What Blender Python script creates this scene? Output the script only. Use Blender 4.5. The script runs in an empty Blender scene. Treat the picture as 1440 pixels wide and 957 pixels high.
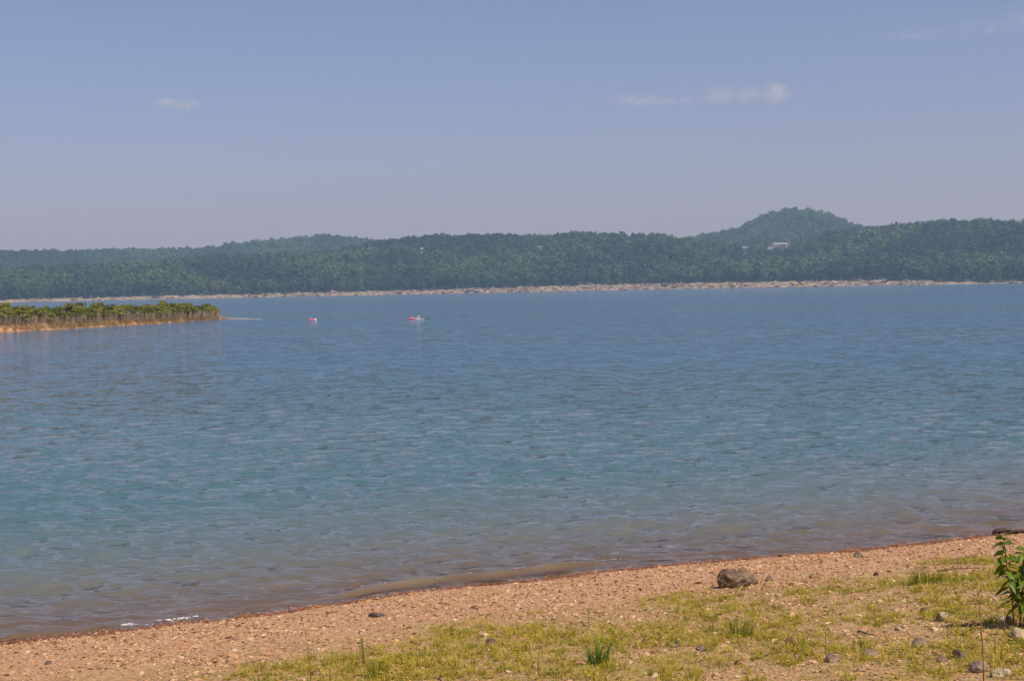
import bpy, math, random
import numpy as np
from mathutils import Matrix, Vector, noise as mnoise

rng = np.random.default_rng(7)
random.seed(7)
D = bpy.data
scn = bpy.context.scene
COL = scn.collection
rad = math.radians

# ------------------------------------------------------------------ camera, sky, sun, exposure
CAM_Z, FPX, PITCH, ROLL = 3.7, 1978.0, rad(2.13), rad(-1.1)
cam_data = D.cameras.new('camera'); cam = D.objects.new('camera', cam_data); COL.objects.link(cam)
cam_data.sensor_width = 36.0; cam_data.lens = FPX / 1440 * 36.0
cam_data.clip_start = 0.1; cam_data.clip_end = 30000
CAM_M = Matrix.Translation((0, 0, CAM_Z)) @ Matrix.Rotation(math.pi / 2 - PITCH, 4, 'X') @ Matrix.Rotation(ROLL, 4, 'Z')
cam.matrix_world = CAM_M
scn.camera = cam

SUN_EL, SUN_AZ = rad(57), rad(132)        # azimuth clockwise from +Y (view direction): right, a little behind the camera
HAZE_COL, HAZE_DENS = (.54, .80, 1.0, 1), 0.00018
SKY_STRENGTH, SUN_STRENGTH, EXPOSURE = 0.082, 3.7, 0.30
scn.view_settings.view_transform = 'Standard'
scn.view_settings.look = 'None'
scn.view_settings.exposure = EXPOSURE
scn.view_settings.gamma = 1.0
scn.view_settings.use_curve_mapping = False

world = D.worlds.new('World'); scn.world = world; world.use_nodes = True
wt = world.node_tree; wt.nodes.clear()
w_out = wt.nodes.new('ShaderNodeOutputWorld'); w_bg = wt.nodes.new('ShaderNodeBackground')
w_sky = wt.nodes.new('ShaderNodeTexSky'); w_sky.sky_type = 'NISHITA'
w_sky.sun_disc = False; w_sky.sun_elevation = SUN_EL; w_sky.sun_rotation = SUN_AZ
w_sky.altitude = 200; w_sky.air_density = 1.0; w_sky.dust_density = 2.6; w_sky.ozone_density = 2.5
w_bg.inputs['Strength'].default_value = SKY_STRENGTH
w_mix = wt.nodes.new('ShaderNodeMix'); w_mix.data_type = 'RGBA'; w_mix.blend_type = 'MULTIPLY'; w_mix.inputs['Factor'].default_value = 1.0
w_mix.inputs[7].default_value = (1.02, 0.915, 1.06, 1)
wt.links.new(w_sky.outputs[0], w_mix.inputs[6]); wt.links.new(w_mix.outputs[2], w_bg.inputs['Color']); wt.links.new(w_bg.outputs[0], w_out.inputs['Surface'])

sun_d = D.lights.new('sun', 'SUN'); sun_d.energy = SUN_STRENGTH; sun_d.angle = rad(0.5); sun_d.color = (1.0, 0.92, 0.78)
scn.cycles.volume_bounces = 3
sun = D.objects.new('sun', sun_d); COL.objects.link(sun)
sdir = Vector((math.sin(SUN_AZ) * math.cos(SUN_EL), math.cos(SUN_AZ) * math.cos(SUN_EL), math.sin(SUN_EL)))
sun.rotation_euler = (-sdir).to_track_quat('-Z', 'Y').to_euler()

# ------------------------------------------------------------------ helpers
def ray(px, py):
    d = CAM_M.to_3x3() @ Vector(((px - 720) / FPX, (478.5 - py) / FPX, -1.0))
    return d.normalized()
def on_z(px, py, z=0.0):
    d = ray(px, py); t = (z - CAM_Z) / d.z
    return Vector((d.x * t, d.y * t, z))
def horizon_y(px):
    return 478.5 - (math.tan(PITCH) * FPX) / math.cos(ROLL) + (px - 720) * math.tan(ROLL)

def mesh_np(name, verts, faces, smooth=True):
    """verts (n,3); faces: (m,k) array of one size"""
    me = D.meshes.new(name)
    verts = np.asarray(verts, np.float32); faces = np.asarray(faces, np.int32)
    n, (m, k) = len(verts), faces.shape
    me.vertices.add(n); me.vertices.foreach_set('co', verts.ravel())
    me.loops.add(m * k); me.loops.foreach_set('vertex_index', faces.ravel())
    me.polygons.add(m); me.polygons.foreach_set('loop_start', np.arange(0, m * k, k, dtype=np.int32))
    me.polygons.foreach_set('loop_total', np.full(m, k, np.int32))
    me.polygons.foreach_set('use_smooth', np.full(m, smooth, bool))
    me.update(calc_edges=True); me.validate()
    return me
def grid_faces(nr, nc):
    i = np.arange(nr - 1)[:, None] * nc + np.arange(nc - 1)[None, :]
    i = i.ravel()
    return np.stack([i, i + 1, i + nc + 1, i + nc], 1)
def attr(me, name, vals, typ='FLOAT'):
    a = me.attributes.new(name, typ, 'POINT')
    a.data.foreach_set('vector' if typ == 'FLOAT_VECTOR' else 'value', np.ascontiguousarray(vals).ravel())
def obj(name, me, mats=None, parent=None, loc=None, link=True):
    o = D.objects.new(name, me)
    if mats:
        for m in (mats if isinstance(mats, (list, tuple)) else [mats]): me.materials.append(m)
    if parent: o.parent = parent
    if loc is not None: o.location = loc
    if link: COL.objects.link(o)
    return o
def empty(name, loc=(0, 0, 0), rz=0.0):
    o = D.objects.new(name, None); o.location = loc; o.rotation_euler = (0, 0, rz); o.empty_display_size = 0.1
    COL.objects.link(o); return o
def tag(o, label=None, cat=None, group=None, kind=None):
    if label: o['label'] = label
    if cat: o['category'] = cat
    if group: o['group'] = group
    if kind: o['kind'] = kind
    return o

class MB:
    """collects pieces into one mesh with per-face materials"""
    def __init__(s): s.v = []; s.f = []; s.mi = []; s.n = 0
    def add(s, v, f, mi=0):
        s.v += [tuple(p) for p in v]; s.f += [tuple(i + s.n for i in q) for q in f]; s.mi += [mi] * len(f); s.n += len(v)
    def box(s, c, size, mi=0, rz=0.0):
        x, y, z = [k / 2 for k in size]; co, si = math.cos(rz), math.sin(rz)
        vs = []
        for dz in (-z, z):
            for dx, dy in ((-x, -y), (x, -y), (x, y), (-x, y)):
                vs.append((c[0] + dx * co - dy * si, c[1] + dx * si + dy * co, c[2] + dz))
        s.add(vs, [(3, 2, 1, 0), (4, 5, 6, 7), (0, 1, 5, 4), (1, 2, 6, 5), (2, 3, 7, 6), (3, 0, 4, 7)], mi)
    def tube(s, pts, radii, n=5, mi=0):
        pts = [Vector(p) for p in pts]; vs = []; fs = []
        for i, p in enumerate(pts):
            t = (pts[min(i + 1, len(pts) - 1)] - pts[max(i - 1, 0)])
            t = t.normalized() if t.length > 1e-9 else Vector((0, 0, 1))
            a = t.orthogonal().normalized(); b = t.cross(a)
            for k in range(n):
                q = 2 * math.pi * k / n
                vs.append(p + (a * math.cos(q) + b * math.sin(q)) * radii[i])
        for i in range(len(pts) - 1):
            for k in range(n):
                fs.append((i * n + k, i * n + (k + 1) % n, (i + 1) * n + (k + 1) % n, (i + 1) * n + k))
        fs.append(tuple(range(n))[::-1]); fs.append(tuple((len(pts) - 1) * n + k for k in range(n)))
        s.add(vs, fs, mi)
    def quad(s, c, a, b, mi=0):
        c, a, b = Vector(c), Vector(a), Vector(b)
        s.add([c - a - b, c + a - b, c + a + b, c - a + b], [(0, 1, 2, 3)], mi)
    def leaf(s, base, d, side, L, W, mi=0, fold=0.15, droop=0.15):
        """pointed leaf: 8 verts folded along its midrib"""
        base, d, side = Vector(base), Vector(d).normalized(), Vector(side).normalized()
        nrm = d.cross(side).normalized()
        vs = []; fs = []
        prof = [(0.0, 0.06), (0.3, 0.85), (0.62, 0.8), (1.0, 0.03)]
        for t, w in prof:
            c = base + d * (L * t) - Vector((0, 0, 1)) * (droop * L * t * t)
            vs += [c + side * (W * w / 2) + nrm * (fold * W * w), c, c - side * (W * w / 2) + nrm * (fold * W * w)]
        for i in range(3):
            a = i * 3
            fs += [(a, a + 1, a + 4, a + 3), (a + 1, a + 2, a + 5, a + 4)]
        s.add(vs, fs, mi)
    def mesh(s, name, smooth=False):
        me = D.meshes.new(name); me.from_pydata(s.v, [], s.f); me.update()
        me.polygons.foreach_set('material_index', s.mi)
        me.polygons.foreach_set('use_smooth', [smooth] * len(s.f))
        return me

# ---- node material helper
class NM:
    def __init__(s, name):
        s.m = D.materials.new(name); s.m.use_nodes = True; s.t = s.m.node_tree; s.t.nodes.clear()
        s.out = s.t.nodes.new('ShaderNodeOutputMaterial')
    def n(s, typ, **kw):
        nd = s.t.nodes.new('ShaderNode' + typ)
        for k, v in kw.items(): setattr(nd, k, v)
        return nd
    def l(s, a, b): s.t.links.new(a, b); return s
    def val(s, sock, v):
        if isinstance(v, bpy.types.NodeSocket): s.l(v, sock)
        else: sock.default_value = v
    def math(s, op, a, b=0.0, c=0.0, clamp=False):
        nd = s.n('Math', operation=op, use_clamp=clamp)
        for i, v in enumerate((a, b, c)): s.val(nd.inputs[i], v)
        return nd.outputs[0]
    def vmath(s, op, a, b=(0, 0, 0)):
        nd = s.n('VectorMath', operation=op); s.val(nd.inputs[0], a); s.val(nd.inputs[1], b)
        return nd.outputs['Value' if op in ('LENGTH', 'DOT_PRODUCT') else 'Vector']
    def scale(s, a, k):
        nd = s.n('VectorMath', operation='SCALE'); s.val(nd.inputs[0], a); s.val(nd.inputs['Scale'], k); return nd.outputs[0]
    def pos(s): return s.n('NewGeometry').outputs['Position']
    def mapping(s, vec, sc=(1, 1, 1), rot=(0, 0, 0), loc=(0, 0, 0)):
        nd = s.n('Mapping'); s.l(vec, nd.inputs['Vector'])
        nd.inputs['Scale'].default_value = sc; nd.inputs['Rotation'].default_value = rot; nd.inputs['Location'].default_value = loc
        return nd.outputs[0]
    def noise(s, vec, scale, detail=2.0, rough=0.5, out='Fac'):
        nd = s.n('TexNoise'); s.l(vec, nd.inputs['Vector'])
        nd.inputs['Scale'].default_value = scale; nd.inputs['Detail'].default_value = detail; nd.inputs['Roughness'].default_value = rough
        return nd.outputs[out]
    def voro(s, vec, scale, out='Color', feature='F1'):
        nd = s.n('TexVoronoi', feature=feature); s.l(vec, nd.inputs['Vector']); nd.inputs['Scale'].default_value = scale
        return nd.outputs[out]
    def ramp(s, fac, stops, interp='LINEAR'):
        nd = s.n('ValToRGB'); nd.color_ramp.interpolation = interp; e = nd.color_ramp.elements
        while len(e) < len(stops): e.new(0.5)
        for q, (p, c) in zip(e, stops):
            q.position = p; q.color = (*c, 1) if len(c) == 3 else c
        s.val(nd.inputs[0], fac); return nd.outputs['Color']
    def mapr(s, v, a, b, c=0.0, d=1.0, smooth=True):
        nd = s.n('MapRange', interpolation_type='SMOOTHSTEP' if smooth else 'LINEAR')
        s.val(nd.inputs[0], v)
        for i, x in enumerate((a, b, c, d)): s.val(nd.inputs[i + 1], x)
        return nd.outputs[0]
    def mix(s, f, a, b, mode='MIX'):
        nd = s.n('Mix', data_type='RGBA', blend_type=mode)
        s.val(nd.inputs['Factor'], f)
        for k, v in ((6, a), (7, b)):
            if isinstance(v, tuple) and len(v) == 3: v = (*v, 1)
            s.val(nd.inputs[k], v)
        return nd.outputs[2]
    def attr(s, name, out='Fac'):
        nd = s.n('Attribute', attribute_name=name); return nd.outputs[out]
    def rnd(s): return s.n('ObjectInfo').outputs['Random']
    def bump(s, h, strength=0.5, dist=0.01):
        nd = s.n('Bump'); nd.inputs['Strength'].default_value = strength; nd.inputs['Distance'].default_value = dist
        s.l(h, nd.inputs['Height']); return nd.outputs[0]
    def principled(s, col, rough=0.8, normal=None, spec=0.3, transl=None):
        p = s.n('BsdfPrincipled')
        s.val(p.inputs['Base Color'], (*col, 1) if isinstance(col, tuple) else col)
        s.val(p.inputs['Roughness'], rough); s.val(p.inputs['Specular IOR Level'], spec)
        if normal is not None: s.l(normal, p.inputs['Normal'])
        sh = p.outputs[0]
        if transl is not None:
            tr = s.n('BsdfTranslucent'); s.val(tr.inputs['Color'], (*col, 1) if isinstance(col, tuple) else col)
            mx = s.n('MixShader'); mx.inputs[0].default_value = transl
            s.l(sh, mx.inputs[1]); s.l(tr.outputs[0], mx.inputs[2]); sh = mx.outputs[0]
        s.l(sh, s.out.inputs['Surface']); return s.m

def foliage_mat(name, stops, transl=0.25, scale=None, rough=0.6):
    m = NM(name); geo = m.n('NewGeometry')
    r = m.math('ADD', m.math('MULTIPLY', m.rnd(), 0.62), m.math('MULTIPLY', geo.outputs['Random Per Island'], 0.38))
    return m.principled(m.ramp(r, stops), rough, spec=0.2, transl=transl)
def plain_mat(name, col, rough=0.7, var=0.25, scale=8.0, spec=0.3, metallic=0):
    m = NM(name); tc = m.n('TexCoord').outputs['Object']
    f = m.noise(tc, scale, 4, 0.6)
    k = m.mapr(f, 0.3, 0.7, 1 - var, 1 + var)
    c = m.mix(1.0, col, (1, 1, 1), 'MULTIPLY')
    v = m.scale(c, k)
    return m.principled(v, rough, m.bump(f, 0.3, 0.02), spec)

# ---- instancing of uncountable stuff over points (geometry nodes)
def gn_scatter(name, me_points, protos, kind_label, mats=None):
    """me_points carries float attrs sc, idx and vectors rot; protos = list of objects (not linked in the scene)"""
    pc = D.collections.new(name + '_kinds')
    for p in protos: pc.objects.link(p)
    ng = D.node_groups.new(name + '_scatter', 'GeometryNodeTree')
    ng.interface.new_socket('Geometry', in_out='INPUT', socket_type='NodeSocketGeometry')
    ng.interface.new_socket('Geometry', in_out='OUTPUT', socket_type='NodeSocketGeometry')
    N = ng.nodes.new; L = ng.links.new
    gi, go = N('NodeGroupInput'), N('NodeGroupOutput')
    ci = N('GeometryNodeCollectionInfo'); ci.inputs['Collection'].default_value = pc
    ci.inputs['Separate Children'].default_value = True; ci.inputs['Reset Children'].default_value = True
    ip = N('GeometryNodeInstanceOnPoints'); ip.inputs['Pick Instance'].default_value = True
    def na(nm, typ):
        q = N('GeometryNodeInputNamedAttribute'); q.data_type = typ; q.inputs['Name'].default_value = nm
        return q.outputs['Attribute']
    L(gi.outputs[0], ip.inputs['Points']); L(ci.outputs[0], ip.inputs['Instance'])
    L(na('idx', 'INT'), ip.inputs['Instance Index']); L(na('rot', 'FLOAT_VECTOR'), ip.inputs['Rotation'])
    L(na('scl', 'FLOAT_VECTOR'), ip.inputs['Scale']); L(ip.outputs[0], go.inputs[0])
    o = obj(name, me_points)
    md = o.modifiers.new('scatter', 'NODES'); md.node_group = ng
    tag(o, kind_label[0], kind_label[1], kind='stuff')
    return o
def points_mesh(name, co, idx, rot, scl):
    me = D.meshes.new(name); me.vertices.add(len(co)); me.vertices.foreach_set('co', np.asarray(co, np.float32).ravel())
    a = me.attributes.new('idx', 'INT', 'POINT'); a.data.foreach_set('value', np.asarray(idx, np.int32))
    attr(me, 'rot', np.asarray(rot, np.float32), 'FLOAT_VECTOR'); attr(me, 'scl', np.asarray(scl, np.float32), 'FLOAT_VECTOR')
    me.update(); return me

# smooth value noise in numpy
_perm = rng.random((256, 256)).astype(np.float32)
def vnoise(x, y, scale=1.0, seed=0):
    x = np.asarray(x, np.float64) * scale + seed * 17.31; y = np.asarray(y, np.float64) * scale + seed * 9.77
    xi, yi = np.floor(x).astype(int), np.floor(y).astype(int)
    fx, fy = x - xi, y - yi
    fx = fx * fx * fx * (fx * (fx * 6 - 15) + 10); fy = fy * fy * fy * (fy * (fy * 6 - 15) + 10)
    a, b = _perm[xi % 256, yi % 256], _perm[(xi + 1) % 256, yi % 256]
    c, d = _perm[xi % 256, (yi + 1) % 256], _perm[(xi + 1) % 256, (yi + 1) % 256]
    return (a * (1 - fx) + b * fx) * (1 - fy) + (c * (1 - fx) + d * fx) * fy
def fbm(x, y, scale=1.0, oct=4, seed=0):
    s = 0; a = 0.5; t = 0
    for o in range(oct):
        s = s + a * vnoise(x, y, scale * 2 ** o, seed + o); t += a; a *= 0.5
    return s / t
def smooth01(x): x = np.clip(x, 0, 1); return x * x * (3 - 2 * x)

# ------------------------------------------------------------------ near shore: coordinates
SH_PX = [(0, 910), (170, 890), (280, 877), (450, 855), (560, 839), (700, 822), (850, 807), (960, 797), (1080, 785), (1200, 775), (1320, 763), (1400, 752), (1440, 746)]
SH = np.array([on_z(x, y)[:2] for x, y in SH_PX])
P0 = SH[0]; U = (SH[-1] - SH[0]); U = U / np.linalg.norm(U); V = np.array([U[1], -U[0]])   # V points landward
sh_u = (SH - P0) @ U; sh_v = (SH - P0) @ V
def uv_of(x, y):
    dx, dy = np.asarray(x) - P0[0], np.asarray(y) - P0[1]
    return dx * U[0] + dy * U[1], dx * V[0] + dy * V[1]
def shore_s(x, y):
    """distance landward of the waterline"""
    u, v = uv_of(x, y)
    v0 = np.interp(u, sh_u, sh_v)
    v0 = v0 + 0.16 * (vnoise(u, u * 0, 0.8, 3) - 0.5) + 0.07 * (vnoise(u, u * 0, 2.6, 4) - 0.5)
    return v - v0
SLOPE = 0.127
def beach_z(x, y):
    s = shore_s(x, y)
    z = np.where(s > 0, SLOPE * s, 0.115 * s)
    z = z + 0.05 * smooth01(s / 0.35) - 0.05 * 0
    amp = smooth01(np.abs(s) / 1.2)
    z = z + amp * (0.06 * (fbm(x, y, 0.7, 3, 5) - 0.5) + 0.03 * (fbm(x, y, 4.0, 3, 9) - 0.5))
    z = z - 0.012 * (1 - smooth01(np.abs(s) / 0.6)) * 0
    return np.maximum(z, -3.5 + 0.2 * (vnoise(x, y, 0.1) - 0.5))
def on_beach(px, py):
    d = ray(px, py); lo, hi = 4.0, 60.0
    for _ in range(50):
        t = (lo + hi) / 2; p = Vector((0, 0, CAM_Z)) + d * t
        if p.z > float(beach_z(p.x, p.y)): lo = t
        else: hi = t
    p = Vector((0, 0, CAM_Z)) + d * hi
    return Vector((p.x, p.y, float(beach_z(p.x, p.y))))
PXM = lambda p: math.hypot(p.x, p.y) / FPX        # metres per photo pixel at p

# ------------------------------------------------------------------ ground: beach and lake bed
def axis(dense0, dense1, step, far, growth=1.12):
    a = list(np.arange(dense0, dense1, step)); s = step
    while a[-1] < far: s *= growth; a.append(a[-1] + s)
    s = step; b = [a[0]]
    while b[-1] > -far: s *= growth; b.append(b[-1] - s)
    return np.array(b[::-1][:-1] + a)
gx = axis(-9, 13, 0.045, 160); gy = axis(5, 26, 0.045, 220)
GX, GY = np.meshgrid(gx, gy)
me = mesh_np('beach', np.stack([GX.ravel(), GY.ravel(), beach_z(GX, GY).ravel()], 1), grid_faces(len(gy), len(gx)))
attr(me, 'shore', shore_s(GX, GY).astype(np.float32))
m = NM('gravel_ground'); p = m.pos()
sh = m.attr('shore')
wob = m.math('ADD', sh, m.mapr(m.noise(p, 3.0, 3), 0.3, 0.7, -0.12, 0.12))
stone = m.voro(p, 42.0); stone_v = m.n('SeparateColor'); m.l(stone, stone_v.inputs[0])
c_dry = m.ramp(stone_v.outputs[0], [(0.0, (.21, .105, .05)), (0.25, (.36, .19, .09)), (0.55, (.46, .255, .13)), (0.8, (.53, .33, .17)), (1.0, (.62, .42, .25))])
patch = m.mapr(m.noise(p, 0.9, 4), 0.35, 0.65, 0.0, 1.0)
c_dry = m.mix(m.math('MULTIPLY', patch, 0.45), c_dry, m.ramp(stone_v.outputs[1], [(0, (.34, .165, .09)), (1, (.52, .29, .175))]))
dirt = m.mapr(wob, 2.2, 4.6)
c_dry = m.mix(m.math('MULTIPLY', dirt, 0.62), c_dry, m.ramp(m.noise(p, 14, 4), [(0.3, (.20, .13, .04)), (0.7, (.43, .30, .11))]))
c_wet = m.ramp(m.noise(p, 22, 4), [(0.3, (.10, .026, .008)), (0.55, (.23, .075, .024)), (0.75, (.34, .14, .06))])
wet = m.math('MULTIPLY', m.mapr(wob, 0.46, 0.22), m.mapr(wob, -0.8, 0.0, 0.35, 1.0))
c_bed = m.ramp(m.noise(p, 9, 4), [(0.3, (.17, .115, .06)), (0.7, (.34, .235, .135))])
c = m.mix(m.mapr(wob, -0.25, 0.05, 1.0, 0.0), c_dry, c_bed)
c = m.mix(wet, c, c_wet)
h = m.math('ADD', m.math('MULTIPLY', m.voro(p, 42.0, 'Distance'), -1.0), m.math('MULTIPLY', m.noise(p, 90, 3), 0.4))
rough = m.mapr(wob, 0.12, 0.4, 0.35, 0.9)
beach = obj('beach', me, m.principled(c, rough, m.bump(h, 0.7, 0.02), 0.3))
tag(beach, 'tan gravel shore sloping into the lake, with a dark wet edge', kind='structure')

# ------------------------------------------------------------------ far hills (real terrain 1.2 to 3.5 km away)
def az_px(az): return 720 + np.tan(az) * FPX            # at horizon level; roll shift is negligible there
def az_of(px): return np.arctan((np.asarray(px, float) - 720) / FPX)
hor = lambda px: 405.0 - (px - 720) * math.tan(-ROLL)
FRONT = [(-900, 392), (-400, 388), (-100, 384), (0, 381), (100, 378), (200, 373), (300, 362), (400, 355), (480, 349), (540, 341), (590, 336), (640, 332), (680, 330), (740, 331), (800, 330), (860, 332), (920, 333), (980, 336), (1010, 338), (1060, 339), (1100, 339), (1150, 335), (1200, 325), (1225, 323), (1260, 319), (1300, 317), (1340, 316), (1400, 318), (1440, 319), (1600, 324), (2000, 330), (2400, 345)]
BACK = [(-900, 365), (-400, 358), (-100, 357), (0, 356), (100, 354), (200, 351), (250, 349), (300, 346), (330, 341), (380, 337), (420, 334), (460, 330), (500, 333), (540, 337), (590, 342), (700, 350), (850, 350), (940, 336), (980, 330), (1010, 325), (1040, 320), (1060, 310), (1080, 301), (1110, 293), (1150, 295), (1170, 303), (1200, 314), (1225, 321), (1270, 335), (1400, 348), (1700, 352), (2400, 360)]
SHORE_R = [(-900, 900), (-100, 1120), (0, 1180), (400, 1240), (720, 1250), (1000, 1230), (1440, 1150), (2400, 800)]
TREE_H = 16.0
def prof(tab, px):
    t = np.array(tab, float); return np.interp(px, t[:, 0], t[:, 1])
def hill_z(az, r):
    px = az_px(az)
    px = np.clip(px, -880, 2380)
    R0 = prof(SHORE_R, px) + 26 * (vnoise(px, px * 0, 0.011, 2) - 0.5) + 10 * (vnoise(px, px * 0, 0.05, 4) - 0.5)
    R1 = R0 + 440 + 140 * vnoise(px, px * 0, 0.004, 8)
    R2 = R0 + 1050
    h1 = (hor(px) - prof(FRONT, px)) / FPX * R1 + CAM_Z - TREE_H
    h2 = (hor(px) - prof(BACK, px)) / FPX * R2 + CAM_Z - TREE_H
    hv = 0.62 * np.minimum(h1, h2)
    bank = np.interp(px, [-900, 0, 200, 500, 700, 850, 1250, 1330, 1440, 2400], [2.0, 1.8, 2.3, 2.8, 3.9, 5.0, 4.4, 2.2, 1.9, 2.2])
    a = r - R0
    z = np.where(a < 0, np.maximum(a * 0.12, -4.0), 0)
    zb = bank * smooth01(a / 26.0) * 0.75 + bank * 0.25 * smooth01(a / 8.0)
    t1 = np.clip((a - 30) / (R1 - R0 - 30), 0, 1)
    zf = zb + (h1 - bank) * np.sin(t1 * math.pi / 2) ** 1.25
    t2 = np.clip((r - R1) / (R2 - R1), 0, 1)
    mid = np.where(t2 < 0.5, h1 + (hv - h1) * smooth01(t2 * 2), hv + (h2 - hv) * smooth01(t2 * 2 - 1))
    t3 = np.clip((r - R2) / 1400, 0, 1)
    zz = np.where(r < R1, zf, np.where(r < R2, mid, h2 * (1 - 0.7 * smooth01(t3))))
    x, y = r * np.sin(az), r * np.cos(az)
    relief = (fbm(x, y, 1 / 170.0, 4, 11) - 0.5) * 2
    env = np.sin(np.clip(t1, 0, 1) * math.pi) * (r < R1) + 0.9 * np.sin(t2 * math.pi) * (r >= R1)
    zz = zz + relief * 14.0 * env
    rocky = (fbm(x, y, 1 / 5.0, 3, 21) - 0.45) * 2.2 * smooth01(a / 6) * (1 - smooth01((a - 24) / 20))
    zz = zz + rocky
    return np.where(a < 0, z, zz), a
az_ax = np.concatenate([np.linspace(rad(-38), rad(-23.2), 60)[:-1], np.linspace(rad(-23.2), rad(23.2), 760), np.linspace(rad(23.2), rad(38), 60)[1:]])
r_ax = np.concatenate([np.linspace(700, 1060, 20)[:-1], np.arange(1060, 1360, 2.5), np.arange(1360, 3200, 14), np.linspace(3200, 12000, 30)])
AZ, RR = np.meshgrid(az_ax, r_ax)
HZ, HA = hill_z(AZ, RR)
HZ = np.where(RR > 4000, HZ * np.clip(1 - (RR - 4000) / 6000, 0, 1), HZ)
me = mesh_np('hills', np.stack([(RR * np.sin(AZ)).ravel(), (RR * np.cos(AZ)).ravel(), HZ.ravel()], 1), grid_faces(len(r_ax), len(az_ax)))
attr(me, 'inland', np.clip(HA, -50, 3000).astype(np.float32))
m = NM('hill_ground'); p = m.pos(); inl = m.attr('inland')
rk = m.n('SeparateColor'); m.l(m.voro(m.mapping(p, (1, 1, 2.5)), 0.28), rk.inputs[0])
c_rock = m.ramp(rk.outputs[0], [(0, (.08, .055, .042)), (0.25, (.145, .10, .075)), (0.6, (.24, .175, .125)), (1, (.35, .275, .21))])
c_sand = m.ramp(m.noise(p, 0.06, 4), [(0.3, (.31, .225, .15)), (0.7, (.22, .20, .095))])
c_bank = m.mix(m.mapr(m.noise(p, 0.02, 3), 0.42, 0.6), c_rock, c_sand)
c_wood = m.ramp(m.noise(p, 0.08, 4), [(0.3, (.022, .035, .014)), (0.7, (.05, .07, .025))])
edge = m.math('ADD', inl, m.mapr(m.noise(p, 0.05, 3), 0.3, 0.7, -9, 9))
c = m.mix(m.mapr(edge, 24, 34), c_bank, c_wood)
c = m.mix(m.attr('lawn'), c, m.ramp(m.noise(p, 0.15, 3), [(0.3, (.07, .10, .04)), (0.7, (.13, .15, .06))]))
hills = obj('hills', me, m.principled(c, 0.9, m.bump(rk.outputs[1], 0.4, 1.0), 0.1))
tag(hills, 'long wooded hills with a domed summit behind the rocky far bank', kind='structure')

# ------------------------------------------------------------------ lake water
cols = np.concatenate([np.linspace(rad(-80), rad(-24.5), 50)[:-1], np.linspace(rad(-24.5), rad(24.5), 1150), np.linspace(rad(24.5), rad(80), 50)[1:]])
FP = FPX * 1024 / 1440
pr = np.concatenate([np.arange(FP * CAM_Z / 9.0, 40, -0.85), np.arange(40, 2.4, -0.5)])
rows = FP * CAM_Z / pr
A2, R2_ = np.meshgrid(cols, rows)
WX, WY = R2_ * np.sin(A2), R2_ * np.cos(A2)
dr = np.gradient(rows)[:, None] * np.ones_like(WX)
WS = shore_s(WX, WY)
WZ = np.zeros_like(WX); DXs = np.zeros_like(WX); DYs = np.zeros_like(WX)
wrng = np.random.default_rng(21)
gust = 0.6 + 0.8 * fbm(WX, WY, 1 / 9.0, 3, 31)
for k in range(80):
    lam = 0.13 * (1.25 / 0.13) ** wrng.random()
    th = rad(-90 + 12) + wrng.normal(0, 0.6)
    kx, ky = 2 * math.pi / lam * math.cos(th), 2 * math.pi / lam * math.sin(th)
    ph = wrng.random() * 6.28
    amp = 0.029 * lam / 6.283 * (1.35 if 0.2 < lam < 0.55 else 0.75)
    fade = smooth01((lam / dr - 2.2) / 3.0)
    q = kx * WX + ky * WY + ph + 2.2 * vnoise(WX, WY, 0.25 / lam ** 0.5, k)
    WZ += amp * fade * np.sin(q)
    DXs += -amp * 0.7 * fade * np.cos(q) * math.cos(th); DYs += -amp * 0.7 * fade * np.cos(q) * math.sin(th)
shal = smooth01(-WS / 2.5) * 0.85 + 0.15
WZ *= gust * shal; DXs *= gust * shal; DYs *= gust * shal
wu, _ = uv_of(WX, WY)
def wavelet(u0, u1, off, amp, width, skew=0.0):
    """a low swell running in, parallel to the waterline"""
    e = smooth01((wu - u0) / 1.2) * smooth01((u1 - wu) / 1.2)
    c = -(off + 0.25 * (vnoise(wu, wu * 0, 0.6, 41) - 0.5) + skew * (wu - u0))
    d = (WS - c) / width
    d = d * (0.8 + 0.9 * vnoise(wu, WS * 0, 1.1, 45))
    return amp * e * np.exp(-d * d) * (0.25 + 0.5 * vnoise(wu, WS, 2.5, 43) + 0.7 * vnoise(wu, WS * 0, 0.7, 49))
uof = lambda px, py: float(uv_of(*on_z(px, py)[:2])[0])
STIR = wavelet(uof(420, 858), uof(930, 800), 0.55, 0.085, 0.17)
WZ += 0.75 * STIR
w_ = wavelet(uof(300, 850), uof(560, 835), 1.5, 0.05, 0.22); WZ += w_; STIR += w_
w_ = wavelet(uof(-80, 912), uof(170, 890), 0.28, 0.05, 0.14); WZ += w_; STIR += w_
w_ = wavelet(uof(1200, 757), uof(1420, 745), 1.15, 0.06, 0.22); WZ += w_; STIR += w_
WZ += 0.012
me = mesh_np('lake_water', np.stack([(WX + DXs).ravel(), (WY + DYs).ravel(), WZ.ravel()], 1), grid_faces(len(rows), len(cols)))
depth = np.clip(WZ - beach_z(WX, WY), 0, 4)
attr(me, 'stir', (np.clip(STIR / 0.075, 0, 1) * np.clip(1.7 * fbm(WX, WY, 1.6, 3, 47) - 0.35, 0, 1) * 0.5).astype(np.float32)); attr(me, 'depth', depth.astype(np.float32)); attr(me, 'shore', np.clip(WS, -60, 5).astype(np.float32))
m = NM('lake_water'); p = m.pos()
def slope_field(sc, ax, rot, k, detail=2.0):
    v = m.mapping(p, (sc * ax, sc, sc), (0, 0, rot))
    return m.scale(m.vmath('SUBTRACT', m.noise(v, 1.0, detail, 0.6, 'Color'), (0.5, 0.5, 0.5)), k)
near_f = m.mapr(m.vmath('LENGTH', p), 25, 80, 0.30, 1.0)
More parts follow.
